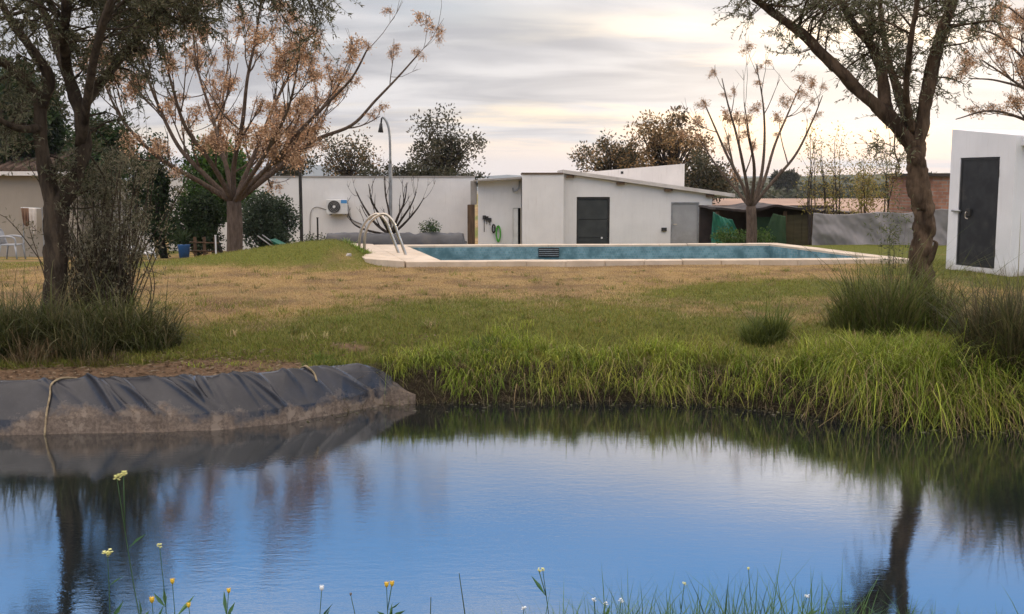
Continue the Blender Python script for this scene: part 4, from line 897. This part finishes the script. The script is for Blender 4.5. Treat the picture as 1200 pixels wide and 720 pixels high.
pole('tall_pole', 'tall black pole standing before the white wall', 351.5, 292, 193, 34, .055, BLACKP)
pole('short_pole', 'short black pole below the air conditioner', 372, 292, 256, 36, .03, BLACKP)
pole('white_stake', 'thin white stake in front of dark shrubs', 252.5, 303, 277, 29, .022, WHITEP)
# street lamp
YL2 = 38.5; p0 = P(457.5, 288, YL2); root = thing('street_lamp', 'tall grey lamp post with curved arm behind the fig tree', 'street lamp', (p0[0], YL2, terr(p0[0], YL2)))
mb = MB(); mb.tube([(p0[0], YL2, terr(p0[0], YL2) - .1), P(457.5, 192, YL2)], [.07, .065], 10); mb.build('pole', GALV, root)
mb = MB(); mb.tube(spline([P(457.5, 192, YL2), P(457, 165, YL2), P(455.5, 150, YL2), P(452, 141, YL2), P(449, 137.5, YL2)], 5), .045, 8); mb.build('arm', GALV, root, True)
mb = MB(); mb.tube([P(449, 137.5, YL2), P(447.2, 139, YL2), P(446.5, 146, YL2)], [.03, .03, .03], 8); mb.tube([P(446.5, 145, YL2), P(446.3, 150, YL2), P(446.1, 155.5, YL2)], [.05, .07, .10], 10); mb.build('lamp_head', DARKG, root, True)
# black covered bed
x0, x1 = X(378, 36), X(546, 36); nu, nv = 90, 24; uu, vv = np.meshgrid(np.linspace(0, 1, nu), np.linspace(0, 1, nv), indexing='ij')
an = vv * math.pi; pz = np.sin(an) ** .5; hgt = Z(273.5, 36) - GB
V = np.stack([x0 + (x1 - x0) * uu + 0 * vv, 36.3 - np.cos(an) * .7 + .05 * np.sin(uu * 40 + vv * 6), GB + hgt * pz * (.93 + .12 * fbm(uu * 14, vv * 4)) * np.where((uu < .02) | (uu > .985), .75, 1)], -1)
mb = MB(); mb.grid(V.reshape(-1, 3), nu, nv); mb.add(V[0], [np.arange(nv)[None]]); mb.add(V[-1], [np.arange(nv)[::-1][None]])
props(mb.build('covered_bed', BLACKS, smooth=True, org=((x0 + x1) / 2, 36.3, GB)), 'long raised bed covered in black plastic sheet behind the pool', 'garden bed')
# plastic chair
YC = 31.0; c0 = P(14, 305, YC); c0[2] = terr(c0[0], YC); root = thing('plastic_chair', 'pale plastic garden armchair at the left edge', 'chair', c0); s = 1.0
def cp(x, y, z): return c0 + np.array([x, y, z]) * s
mb = MB(); mb.box(cp(-.22, -.24, .40), cp(.24, .24, .44)); mb.build('seat', PLAS, root, bevel=.012)
mb = MB(); mb.tube(spline([cp(-.22, -.22, .42), cp(-.30, -.23, .65), cp(-.36, -.2, .84), cp(-.39, 0, .88), cp(-.36, .2, .84), cp(-.30, .23, .65), cp(-.22, .22, .42)], 5), .028, 8); mb.build('back_frame', PLAS, root, True)
for q in range(5):
    y = -.16 + q * .08; mb = MB(); mb.tube([cp(-.22, y, .43), cp(-.30, y, .65), cp(-.37, y, .85)], .016, 6); mb.build('back_slat', PLAS, root, True)
for y in (-.26, .26):
    mb = MB(); mb.tube(spline([cp(-.29, y, .64), cp(-.05, y, .67), cp(.18, y, .64), cp(.25, y, .55), cp(.25, y, .42)], 4), .026, 8); mb.build('armrest', PLAS, root, True)
    for x, sx in ((-.2, -.08), (.22, .06)): mb = MB(); mb.tube([cp(x, y * .9, .42), cp(x + sx, y * 1.05, -.02)], [.03, .022], 8); mb.build('leg', PLAS, root, True)
# hanging cloths on the beige wall
YQ = 35.9; root = thing('clothes_rack', 'cream and brown cloths hanging on a rail by the beige wall', 'clothes rack', (X(36, YQ), YQ, GB + .1))
for px in (24.5, 47.5): mb = MB(); x = X(px, YQ); mb.tube([(x, YQ, terr(x, YQ) - .05), (x, YQ, Z(243, YQ))], .02, 6); mb.build('leg', GALV, root)
mb = MB(); mb.tube([P(24.5, 243.5, YQ), P(47.5, 244.5, YQ)], .018, 6); mb.build('rail', WHITEP, root)
def cloth(n_, pxs, y0, y1, mat, sd):
    uu, vv = np.meshgrid(np.linspace(0, 1, 20), np.linspace(0, 1, 20), indexing='ij'); A, B = P(pxs[0], y0, YQ - .03), P(pxs[1], y0, YQ - .03); h = Z(y0, YQ) - Z(y1, YQ)
    V = np.stack([A[0] + (B[0] - A[0]) * (uu * (1 - .35 * vv) + .25 * vv), YQ - .05 - .07 * np.sin(uu * 14 + sd + vv * 2) * vv, A[2] - h * vv * (.8 + .25 * fbm(uu * 4 + sd, 0 * vv))], -1)
    mb = MB(); mb.sheet(V.reshape(-1, 3), 20, 20, .008); mb.build(n_, mat, root, True)
cloth('brown_cloth', (25, 34), 244, 266, BROWNC, 1); cloth('cream_cloth', (32, 43), 244, 276, CREAMC, 4)
# white lounger
YO = 29.5; o0 = P(158, 305, YO); o0[2] = terr(o0[0], YO); root = thing('sun_lounger', 'white curved sun lounger half hidden behind the olive shrub', 'sun lounger', o0)
t = np.linspace(0, 1, 16); prof = np.stack([-.75 + 1.2 * t, 0 * t, .28 + .12 * np.sin(t * 4.2)], 1)
V = np.array([[o0 + p + [0, w, 0] for w in np.linspace(-.3, .3, 6)] for p in prof]); mb = MB(); mb.sheet(V.reshape(-1, 3), 16, 6, .03); mb.build('sling', WHITEP, root, True)
for x, z in ((-.6, .30), (.42, .28)):
    for y in (-.28, .28): mb = MB(); mb.tube([o0 + [x, y, z], o0 + [x + .08, y, -.02]], .022, 6); mb.build('leg', WHITEP, root)
# blue pot with a spiky plant
YV = 30.0; o0 = P(216, 304, YV); o0[2] = terr(o0[0], YV); root = thing('potted_yucca', 'spiky dark yucca in a blue plastic pot', 'potted plant', o0)
mb = MB(); mb.tube([o0, o0 + [0, 0, .38], o0 + [0, 0, .40]], [.13, .17, .18], 18); mb.build('pot', BLUEP, root, True)
mb = MB(); n = 60; blades(mb, np.repeat((o0 + [0, 0, .38])[None], n, 0), rng.uniform(.3, .65, n), rng.uniform(.05, .45, n), .035, vary([(.03, .05, .018), (.05, .075, .03)], n), 4, droop=.15); mb.build('leaves', GRASS, root)
# rail fence and dark post by the shrubs, green wheelbarrow tray
YZ = 30.6; root = thing('garden_fence', 'low dark rail fence between blue pot and white stake', 'fence', at(240, YZ))
for px in (226, 237, 250): p = at(px, YZ); fillbox((p[0] - .04, YZ - .03, p[2] - .1), (p[0] + .04, YZ + .03, Z(278, YZ))).build('post', WOODB, root)
for py in (284, 294): a, b = P(222, py, YZ - .05), P(256, py + 1, YZ - .05); mb = MB(); mb.tube([a, b], .02, 6); mb.build('rail', WOODB, root)
p = P(333, 290, 30.5); root = thing('wheelbarrow', 'green wheelbarrow tray tilted beside the grey green shrub', 'wheelbarrow', (p[0], 30.5, terr(p[0], 30.5)))
mb = MB(); a, b = P(319, 280, 30.5), P(344, 292, 30.5); mb.hexa([a + [.1, -.3, -.14], b + [-.1, -.25, -.14], b + [-.1, .25, -.14], a + [.1, .3, -.14], a + [0, -.35, 0], b + [0, -.32, 0], b + [0, .32, 0], a + [0, .35, 0]]); mb.build('tray', GREENT, root, bevel=.02)
for y in (-.28, .28): mb = MB(); mb.tube([b + [.05, y * .4, -.16], a + [0, y, -.16], a + [-.35, y, .1]], .02, 6); mb.build('handle', GALV, root); mb = MB(); mb.tube([a + [.15, y, -.16], (a[0] + .15, 30.5 + y, terr(a[0], 30.5) - .02)], .018, 6); mb.build('leg', GALV, root)
w0 = np.array([b[0] + .1, 30.5, terr(b[0], 30.5) + .16]); mb = MB(); mb.cyl(w0 + [0, -.04, 0], .16, .08, 20, 1); mb.build('wheel', BLACKP, root)

# ------------------------------------------------------------------ pond liner
xs = np.linspace(-8.6, -1.0, 900); nv = 60; ls = np.linspace(-.22, .62, nv)
XX, SS = np.meshgrid(xs, ls, indexing='ij'); yf = y_far(xs)[:, None]; top = np.interp(xs, [-9, -5.5, -3, -2.2, -1.6, -1.0], [.40, .42, .46, .48, .34, .02])[:, None] + .10 * (fbm(xs * 2.2 + 3, xs * 0)[:, None] - .5)
SS = -.22 + (SS + .22) / .84 * (top + .22); YY = yf + SS
ZZ = terrain(XX, YY); un = (SS + .22) / (top + .22)
d1 = XX * 1.0 + SS * 2.2                   # folds run diagonally down to the right
def fold(d, c, w): return np.exp(-((d - c) / w) ** 2)
f = .05 * (fbm(d1 * 1.2 + 30, SS * 1.5 + 4, 3) - .5)
r_ = np.random.default_rng(21)
for c in np.concatenate([r_.uniform(-8.4, -1.2, 26), r_.uniform(-3.2, -1.4, 14), [-5.15, -4.15, -3.7, -3.45, -2.75]]):
    w = r_.uniform(.012, .03); sl = r_.uniform(.5, 2.1); dd_ = XX + SS * sl + r_.uniform(-.5, .5) * SS * SS - c - .1; e0 = r_.uniform(-.2, .6)
    f = f + r_.uniform(.012, .05) * np.exp(-np.abs(dd_) / np.where(dd_ > 0, w * .5, w * 2.4)) * sstep(-.1, .35, un) * (.15 + .85 * sstep(e0, e0 + .35, un) * sstep(e0 + 1.1, e0 + .6, un))
lift = .03 + np.maximum(f, -.02) * sstep(1.0, .8, un)
YY2 = YY - lift * .8; ZZ2 = ZZ + lift * .75 + .05 * np.sin(np.clip(un, 0, 1) * math.pi) - .045 * sstep(.93, 1.0, un)
dirt = np.clip(.86 - (ZZ2 - WZ) / .40 + .25 * (fbm(XX * 1.3, SS * 2 + 8) - .5), 0, 1)
mb = MB(); mb.grid(np.stack([XX, YY2, ZZ2], -1).reshape(-1, 3), 900, nv, np.repeat(dirt.reshape(-1, 1), 3, 1))
o = mb.build('pond_liner', LINER, smooth=True, attr='cover', org=(-4.5, 10, WZ)); props(o, 'wrinkled black plastic pond liner with dried mud on left bank', 'pond liner')
sm = o.modifiers.new('thickness', 'SOLIDIFY'); sm.thickness = .006; sm.offset = -1
LX, LY, LZ = xs, YY2, ZZ2
# right liner corner
xs2 = np.linspace(5.15, 8.2, 120); ls2 = np.linspace(-.2, .5, 24); XX, SS = np.meshgrid(xs2, ls2, indexing='ij'); YY = y_far(xs2)[:, None] + SS
ZZ = terrain(XX, YY) + .035 + .05 * (fbm(XX * 2 + SS * 3, SS * 2) - .5); dd = np.clip(.75 - (ZZ - WZ) / .4, 0, 1)
mb = MB(); mb.grid(np.stack([XX, YY - .02, ZZ], -1).reshape(-1, 3), 120, 24, np.repeat(dd.reshape(-1, 1), 3, 1)); o = mb.build('pond_liner', LINER, smooth=True, attr='cover', org=(6.5, 10, WZ)); props(o, 'muddy edge of pond liner below the grass on the right bank', 'pond liner')
sm = o.modifiers.new('thickness', 'SOLIDIFY'); sm.thickness = .006; sm.offset = -1
# ropes lying over the liner
def rope(label, pts, r):
    q = []
    for px, v_ in pts:                      # along the liner surface itself: column of the photo, share of the slope
        i = int(np.argmin(np.abs(LX - X(px, 10.3)))); j = int(round(v_ * (LY.shape[1] - 1))); q.append(np.array([LX[i], LY[i, j] - .012, LZ[i, j] + .012]))
    mb = MB(); mb.tube(spline(q, 4), r, 6, lump=.3); return props(mb.build('rope', ROPE, smooth=True, org=q[-1]), label, 'rope')
rope('pale cord hanging down the liner at far left', [(112, 1.0), (104, .96), (94, .92), (85, .86), (80, .78), (78, .68), (78.5, .58), (79, .48), (80, .38), (80, .28)], .009)
rope('knotted grass rope over the right end of the liner', [(338, 1.0), (343, .94), (347, .88), (351, .80), (356, .72), (361, .64), (365, .55)], .010)
# ------------------------------------------------------------------ grass
def scatter(n, x0, x1, y0, y1): return rng.uniform(x0, x1, n), rng.uniform(y0, y1, n)
GRN = np.array([(.18, .25, .024), (.27, .32, .04), (.11, .16, .02), (.35, .35, .06)]); DRYC = np.array([(.40, .295, .145), (.31, .22, .10), (.46, .35, .19)]); OLG = np.array([(.20, .18, .04), (.25, .205, .06), (.15, .15, .032)])
def frust(x, y, pad=.6): return np.abs(x) < y * .5 + pad
# short lawn
mb = MB(); n = 360000; y = 10.4 + (rng.random(n) ** 1.35) * 13; x = rng.uniform(-1, 1, n) * (y * .5 + 2.0)
s = y - y_far(x); g, so = cover(x, y); keep = (s > .30) & (so < .35 + .3 * rng.random(n)) & ~inquad(x, y, POOLQ, -.03) & ~inquad(x, y, [SA, SB, SB + v * 3, SA + v * 3], -.02)
x, y, g = x[keep], y[keep], g[keep]; n = len(x); isg = rng.random(n) < np.clip(g * 1.15 - .08 + .1 * rng.random(n), 0, 1)
h = np.where(isg, rng.uniform(.02, .055, n), rng.uniform(.012, .035, n)) * (1 + .7 * sstep(2.2, .6, y - y_far(x)))
c = np.where(isg[:, None], vary(np.vstack([GRN * .8, OLG, OLG]), n), vary(DRYC, n) * 1.0)
pat = fbm(x * .75 + 11, y * .5 + 31, 4)[:, None]; c = c * (.72 + .58 * pat) * (1 - .12 * np.array([0, .4, 1.0]) * (pat > .52))
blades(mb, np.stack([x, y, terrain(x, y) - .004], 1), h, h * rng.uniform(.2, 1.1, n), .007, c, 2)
props(mb.build('lawn_grass', GRASS), 'short dry and green lawn grass', 'grass', kind='stuff')
# weeds and tussocks standing out of the short lawn
mb = MB(); m = 420; y = 11.5 + rng.random(m) ** 1.4 * 9; x = rng.uniform(-1, 1, m) * (y * .48); k = (y - y_far(x) > 1.0) & ~inquad(x, y, POOLQ, -.3); x, y = x[k], y[k]; m = len(x); ti = np.repeat(np.arange(m), 22); n = len(ti); sz = rng.uniform(.4, 1.3, m)[ti]
xx, yy = x[ti] + rng.normal(size=n) * .05 * sz, y[ti] + rng.normal(size=n) * .05 * sz
blades(mb, np.stack([xx, yy, terrain(xx, yy) - .005], 1), rng.uniform(.03, .11, n) * sz, rng.uniform(.02, .10, n) * sz, .008, vary(np.vstack([GRN * .7, OLG, DRYC]), m)[ti] * (.7 + .5 * rng.random((n, 1))), 3)
props(mb.build('lawn_weeds', GRASS, smooth=True), 'weeds and tussocks scattered over the lawn', 'weeds', kind='stuff')
# long bank grass: tufts of fanned blades, thick over the edge and hanging to the water
mb = MB(); m = 2700; x = rng.uniform(-8.6, 8.6, m); s = rng.uniform(.0, 1, m) ** 1.25 * 1.9 + .02; y = y_far(x) + s
dn = fbm(x * 1.1 + 50, y * 1.1 + 20, 3); right = sstep(-2.0, -.6, x)
dens = right * np.where(s < .2, .45, 1.0) * np.clip(1.2 - s * (1.15 - .6 * sstep(1.6, 3.4, x)) + (dn - .5) * 2.6, 0, 1); dens = np.where(x < -1.5, .55 * sstep(.45, .6, dn) * sstep(.6, .8, s) * sstep(-5.5, -2.5, x), dens)
gap = G(492, 470, -.4)[0]; dens = dens * np.where((np.abs(x - gap) < .13) & (s < .3), .0, 1)
k = rng.random(m) < dens; x, y, s = x[k], y[k], s[k]; m = len(x); hump = (.44 + .20 * sstep(-1.0, .5, x) + .42 * sstep(2.0, 4.2, x)) * (.15 + 1.6 * fbm(x * 1.5 + 3, y * 1.5 + 70, 2)) * np.where(x < -1.3, .45, 1) * (1.15 - .55 * sstep(.5, 1.7, s))
hump = hump * (1 + .35 * sstep(.6, .35, s)); tc_ = vary(GRN, m, .3); nb_l = 44; n = m * nb_l; ti = np.repeat(np.arange(m), nb_l)
bx_ = x[ti] + rng.normal(size=n) * .07; by_ = y[ti] + rng.normal(size=n) * .045; ss_ = s[ti]
az = rng.random(n) * 6.28; az = np.where(rng.random(n) < .35 + .45 * sstep(.6, .3, ss_), -math.pi / 2 + rng.normal(size=n) * .7, az)
h = (.10 + .32 * rng.random(n) ** 1.3) * hump[ti] * np.where(rng.random(n) < .05, 1.5, 1)
c = tc_[ti] * (.7 + .6 * rng.random((n, 1))); dryb = rng.random(n) < .09 + .25 * sstep(.35, .0, ss_); c = np.where(dryb[:, None], vary(DRYC * .75, n), c)
over = sstep(.55, .30, ss_) * rng.random(n)
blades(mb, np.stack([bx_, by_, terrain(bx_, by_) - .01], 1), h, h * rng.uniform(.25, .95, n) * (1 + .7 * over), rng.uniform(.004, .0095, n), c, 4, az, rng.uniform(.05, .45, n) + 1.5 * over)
props(mb.build('bank_grass', GRASS, smooth=True), 'long yellow green grass hanging over the pond bank', 'grass', kind='stuff')
# dead stalks at the waterline
mb = MB(); n = 2600; x = rng.uniform(-1.7, 6.5, n); y = y_far(x) + rng.uniform(-.10, .25, n)
blades(mb, np.stack([x, y, np.maximum(terrain(x, y), WZ - .02)], 1), rng.uniform(.03, .22, n), rng.uniform(.05, .30, n), .006, vary([(.22, .17, .10), (.13, .10, .055), (.10, .10, .03)], n), 3, None, rng.uniform(.2, .9, n))
props(mb.build('dead_stalks', GRASS, smooth=True), 'dead straw along the waterline', 'straw', kind='stuff')
def clump(label, px, py, spread, n, h0, h1, cols, seed, wd=.010, lean=1.0, group='grass clumps on the bank', sy=None, dr=.4):
    g = G(px, py, -.06); g[2] = terr(g[0], g[1]); ry = sy or spread * .7; kk = max(5, int(22 * spread)); a_ = rng.random(kk) * 6.28; r0 = np.sqrt(rng.random(kk)) * .85
    cx, cy = g[0] + np.cos(a_) * r0 * spread, g[1] + np.sin(a_) * r0 * ry; hm_ = rng.uniform(.45, 1.25, kk) * (1 - .35 * r0); ti = rng.integers(0, kk, n); a = rng.random(n) * 6.28; r = np.sqrt(rng.random(n))
    x = cx[ti] + np.cos(a) * r * spread * .30; y = cy[ti] + np.sin(a) * r * ry * .30; tl = rng.random(kk) * 6.28
    h = (h0 + (h1 - h0) * rng.random(n) ** 1.5) * hm_[ti] * np.where(rng.random(n) < .06, 1.5, 1.0); az = np.where(rng.random(n) < .45, a, np.where(rng.random(n) < .5, tl[ti] + rng.normal(size=n) * .5, rng.random(n) * 6.28)); mb = MB()
    tcol = (.65 + .7 * rng.random((kk, 1)))[ti]
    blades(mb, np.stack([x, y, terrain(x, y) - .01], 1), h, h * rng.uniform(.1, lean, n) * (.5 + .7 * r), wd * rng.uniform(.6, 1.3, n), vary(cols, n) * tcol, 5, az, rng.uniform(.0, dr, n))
    return props(mb.build('grass_clump', GRASS, org=g, smooth=True), label, 'grass clump', group)
DKG = [(.05, .065, .016), (.08, .09, .025), (.035, .045, .012), (.12, .11, .045)]
clump('big dark grass clump around the left olive trunk', 92, 404, 1.0, 9500, .25, .95, DKG + [(.16, .13, .065), (.09, .10, .03)], 1, .012, 1.2, dr=.9)
clump('dark grass clump at the left photo edge', 8, 408, .6, 3600, .25, .8, DKG + [(.2, .15, .08)], 2)
clump('dry brown grass skirt under the left olive', 70, 416, .75, 900, .12, .40, [(.24, .17, .09), (.16, .11, .06), (.10, .09, .035)], 3, sy=.22)
clump('tall green grass clump at the right olive trunk', 1045, 388, .70, 5200, .25, 1.2, [(.10, .13, .025), (.15, .17, .035), (.07, .09, .02), (.19, .16, .07)], 4, .011, 1.0, dr=.5)
clump('small green tuft on the lawn left of right olive', 902, 396, .36, 1500, .18, .5, [(.11, .14, .028), (.15, .17, .035), (.07, .09, .02)], 5)
clump('dark spiky grass clump at the right photo edge', 1186, 424, .60, 5200, .4, 1.2, [(.05, .06, .02), (.08, .08, .03), (.13, .10, .05)], 6)
clump('bright grass clump hanging to the water on right', 1010, 465, .8, 3600, .2, .6, GRN * .95, 7, .012, 1.2, sy=.4)
clump('low green tuft beside the bare soil patch', 380, 412, .42, 900, .05, .14, [(.09, .14, .02), (.13, .17, .03)], 8)
clump('green tuft drooping over the right end of the liner', 452, 436, .30, 1500, .12, .34, GRN * .9, 12, .008, 1.4, sy=.2, dr=1.4)
clump('bright green tuft at the pool deck corner', 417, 306, .42, 900, .08, .22, [(.16, .24, .03), (.2, .26, .05)], 9, .012)
clump('dark green tuft in the middle of the lawn edge', 585, 398, .5, 1100, .06, .16, [(.07, .10, .02), (.1, .13, .03)], 10)
clump('pale feathery grass tuft right of the leafless tree mound', 300, 300, .0001, 2, .01, .02, DKG, 11) if False else None
# sticks, fallen leaves, pebbles on the soil and floating bits on the water
mb = MB(); n = 1600; x = rng.normal(-3.6, 1.3, n); y = y_far(x) + rng.uniform(.48, 1.5, n); leaves(mb, np.stack([x, y, terrain(x, y) + .012], 1), rng.normal(size=(n, 3)) * [1, 1, .12], rng.uniform(.03, .09, n), .018, vary([(.22, .15, .09), (.12, .08, .05), (.32, .25, .17)], n))
props(mb.build('fallen_leaves', DRYL), 'fallen leaves and straw on the bare soil', 'leaf litter', kind='stuff')
mb = MB(); n = 620; x = np.concatenate([rng.uniform(-2, 6.5, 380), rng.normal(5.0, .8, 240)]); y = y_far(x) - np.abs(rng.normal(0, .22, n)) - .02
dz_ = np.stack([rng.normal(size=n), rng.normal(size=n), np.zeros(n)], 1); dz_ = unit(dz_); sd_ = np.stack([-dz_[:, 1], dz_[:, 0], 0 * dz_[:, 0]], 1); L = rng.uniform(.006, .034, n)[:, None]; W_ = L * rng.uniform(.2, .6, n)[:, None]; p = np.stack([x, y, np.full(n, WZ + .004) + rng.random(n) * .004], 1)
i = np.arange(n)[:, None] * 4; mb.add(np.stack([p - dz_ * L, p + sd_ * W_, p + dz_ * L, p - sd_ * W_], 1).reshape(-1, 3), np.concatenate([i, i + 1, i + 2, i + 3], 1), np.repeat(vary([(.12, .11, .07), (.07, .08, .03), (.24, .22, .17)], n), 4, 0))
props(mb.build('floating_debris', DRYL), 'bits of straw and leaf floating along the bank', 'debris', kind='stuff')

# ------------------------------------------------------------------ near bank: grass and wild flowers at the bottom edge
mb = MB(); n = 9000; x = rng.uniform(-2.6, 2.6, n); y = rng.uniform(3.5, 4.75, n); tall = .35 * blob(x, y, 880, 720, .5, 9, -.1) + .22 * blob(x, y, 680, 720, .4, 9, -.1) + .2 * blob(x, y, 1180, 720, .2, 9, -.1)
h = rng.uniform(.05, .22, n) + tall * .8 * rng.random(n) ** 1.5; blades(mb, np.stack([x, y, terrain(x, y) - .01], 1), h, h * rng.uniform(.1, .7, n), rng.uniform(.003, .006, n), vary([(.07, .14, .04), (.10, .18, .05), (.05, .10, .035)], n), 4, None, rng.uniform(0, .2, n))
props(mb.build('near_grass', GRASS), 'green grass on the near bank at the bottom edge', 'grass', kind='stuff')
YELLOW = M('yellow_petal', (.75, .52, .04), (.62, .40, .03), 60, .6); PALEY = M('pale_yellow_petal', (.72, .70, .32), (.62, .62, .25), 60, .6); WHT = M('white_petal', (.78, .80, .80), (.68, .70, .72), 60, .6)
def flower(label, px, py, Y, mat, size, heads=((0, 0),), nl=4, kind='bud', bend=0.0):
    size *= .82
    top = P(px, py, Y); bx = top[0] + random.uniform(-.05, .05) + bend; b = np.array([bx, Y + random.uniform(-.05, .05), 0]); b[2] = terr(b[0], b[1]); root = thing('wild_flower', label, 'flower', b, 'wild flowers on the near bank')
    st = spline([b - [0, 0, .02], b * .5 + top * .5 + [random.uniform(-.02, .02) - bend * .3, 0, 0], top], 6); mb = MB(); mb.tube(st, np.linspace(.0024, .0014, len(st)), 5, col=(.07, .14, .05)); 
    for hx, hy in heads[1:]: mb.tube([st[-4], top + [hx, 0, hy]], .0018, 4, col=(.07, .14, .05))
    mb.build('stem', GRASS, root, True)
    for hx, hy in heads:
        c = top + [hx, 0, hy]; mb = MB()
        if kind == 'bud':
            mb.tube([c + [0, 0, -size * .5], c + [0, 0, -size * .1], c + [0, 0, size * .25], c + [0, 0, size * .55]], [size * .15, size * .42, size * .5, size * .3], 8)
            for q in range(8): a = q * .785; mb.tube([c + [math.cos(a) * size * .3, math.sin(a) * size * .3, size * .2], c + [math.cos(a) * size * .5, math.sin(a) * size * .5, size * .75]], [size * .13, size * .05], 4)
        else:
            for q in range(14):
                d = unit(rng.normal(size=3)) * size * .6 * rng.random() ** .5; o = np.array([(1, 0, .3), (0, 1, .3), (-1, 0, .3), (0, -1, .3), (0, 0, -.3)]) * size * .28 + c + d
                mb.add(o, np.array([(0, 1, 4), (1, 2, 4), (2, 3, 4), (3, 0, 4)]))
        mb.build('flower_head', mat, root)
    mb = MB(); n = nl
    if n:
        t = rng.integers(len(st) // 3, max(len(st) - 3, len(st) // 3 + 1), n); 
        for q in t:
            mb = MB(); leaves(mb, st[q][None], np.array([[rng.normal(), rng.normal() * .4, 1.0]]), rng.uniform(.06, .12), .016, vary([(.06, .14, .06), (.09, .18, .08)], 1)); mb.build('leaf', GRASS, root)
flower('yellow bud flower, tallest of the five at lower left', 202, 682, 4.1, YELLOW, .022)
flower('yellow flower low among leaves, leftmost of the yellow buds', 178, 704, 4.0, YELLOW, .024, nl=8)
flower('yellow bud right of the tallest yellow bud', 221, 710, 4.05, YELLOW, .02)
flower('solitary yellow bud flower between the white and yellow groups', 268, 693, 4.1, YELLOW, .02)
flower('white bud flower above a broad leafed plant', 377, 690, 4.1, WHT, .022, nl=10)
flower('stem with two yellow flower heads left of centre', 453, 686, 4.15, YELLOW, .022, ((0, 0), (.022, .004)), 8)
flower('tall pale yellow cluster flower, upper one over trunk reflection', 137, 560, 3.9, PALEY, .03, ((0, 0), (.025, .012)), 3, 'cluster', .08)
flower('tall pale yellow cluster flower, lower one over trunk reflection', 126, 647, 3.9, PALEY, .036, nl=4, kind='cluster')
flower('faint pale yellow cluster flower right of the trunk reflection', 187, 640, 4.2, PALEY, .022, nl=2, kind='cluster')
flower('pair of pale yellow flowers alone over blue water', 636, 668, 4.2, PALEY, .018, ((0, 0), (-.016, -.002)), 2, 'cluster')
for i, (px, py, lab) in enumerate(((614, 713, 'tiny white flower left of the white flower trio'), (696, 703, 'left one of three white flowers at bottom centre'), (710, 708, 'middle one of three white flowers at bottom centre'), (728, 704, 'right one of three white flowers at bottom centre'), (946, 699, 'white flower at the right end of the grass tuft'))): flower(lab, px, py, 4.2, WHT, .02, nl=2, kind='cluster')
flower('drooping bud on a curved stem right of centre', 877, 667, 4.2, PALEY, .012, nl=1, bend=.10)
flower('pale yellow flower left of the drooping bud', 802, 684, 4.25, PALEY, .015, nl=1, kind='cluster')
flower('small dark dry flower head near lower left centre', 411, 697, 4.2, M('dry_bud', (.2, .17, .14), (.14, .11, .09), 40, .9), .012, nl=0)
for px, py, bx, lab in ((538, 672, 553, 'single dark grass stalk leaning left over blue water'), (505, 700, 498, 'short grass stalk left of the leaning stalk')):
    a = P(px, py, 4.3); b = P(bx, 735, 4.3); b[2] = terr(b[0], 4.3); mb = MB(); mb.tube(spline([b, a * .5 + b * .5 + [.005, 0, 0], a], 5), np.linspace(.004, .0015, 11), 4, col=(.06, .10, .04)); props(mb.build('grass_stalk', GRASS, org=b), lab, 'grass stalk')

# ------------------------------------------------------------------ air: thin even haze round camera and scene
hm = bpy.data.materials.new('haze_air'); hm.use_nodes = True; t = hm.node_tree; t.nodes.clear()
pv = t.nodes.new('ShaderNodeVolumePrincipled'); pv.inputs['Color'].default_value = (.80, .86, .95, 1); pv.inputs['Density'].default_value = .00016; pv.inputs['Anisotropy'].default_value = .2
mo = t.nodes.new('ShaderNodeOutputMaterial'); lk(t, pv.outputs[0], mo.inputs['Volume'])
props(fillbox((-5000, -600, -70), (5000, 6600, 120)).build('haze', hm), 'thin pale haze filling the air', kind='stuff')
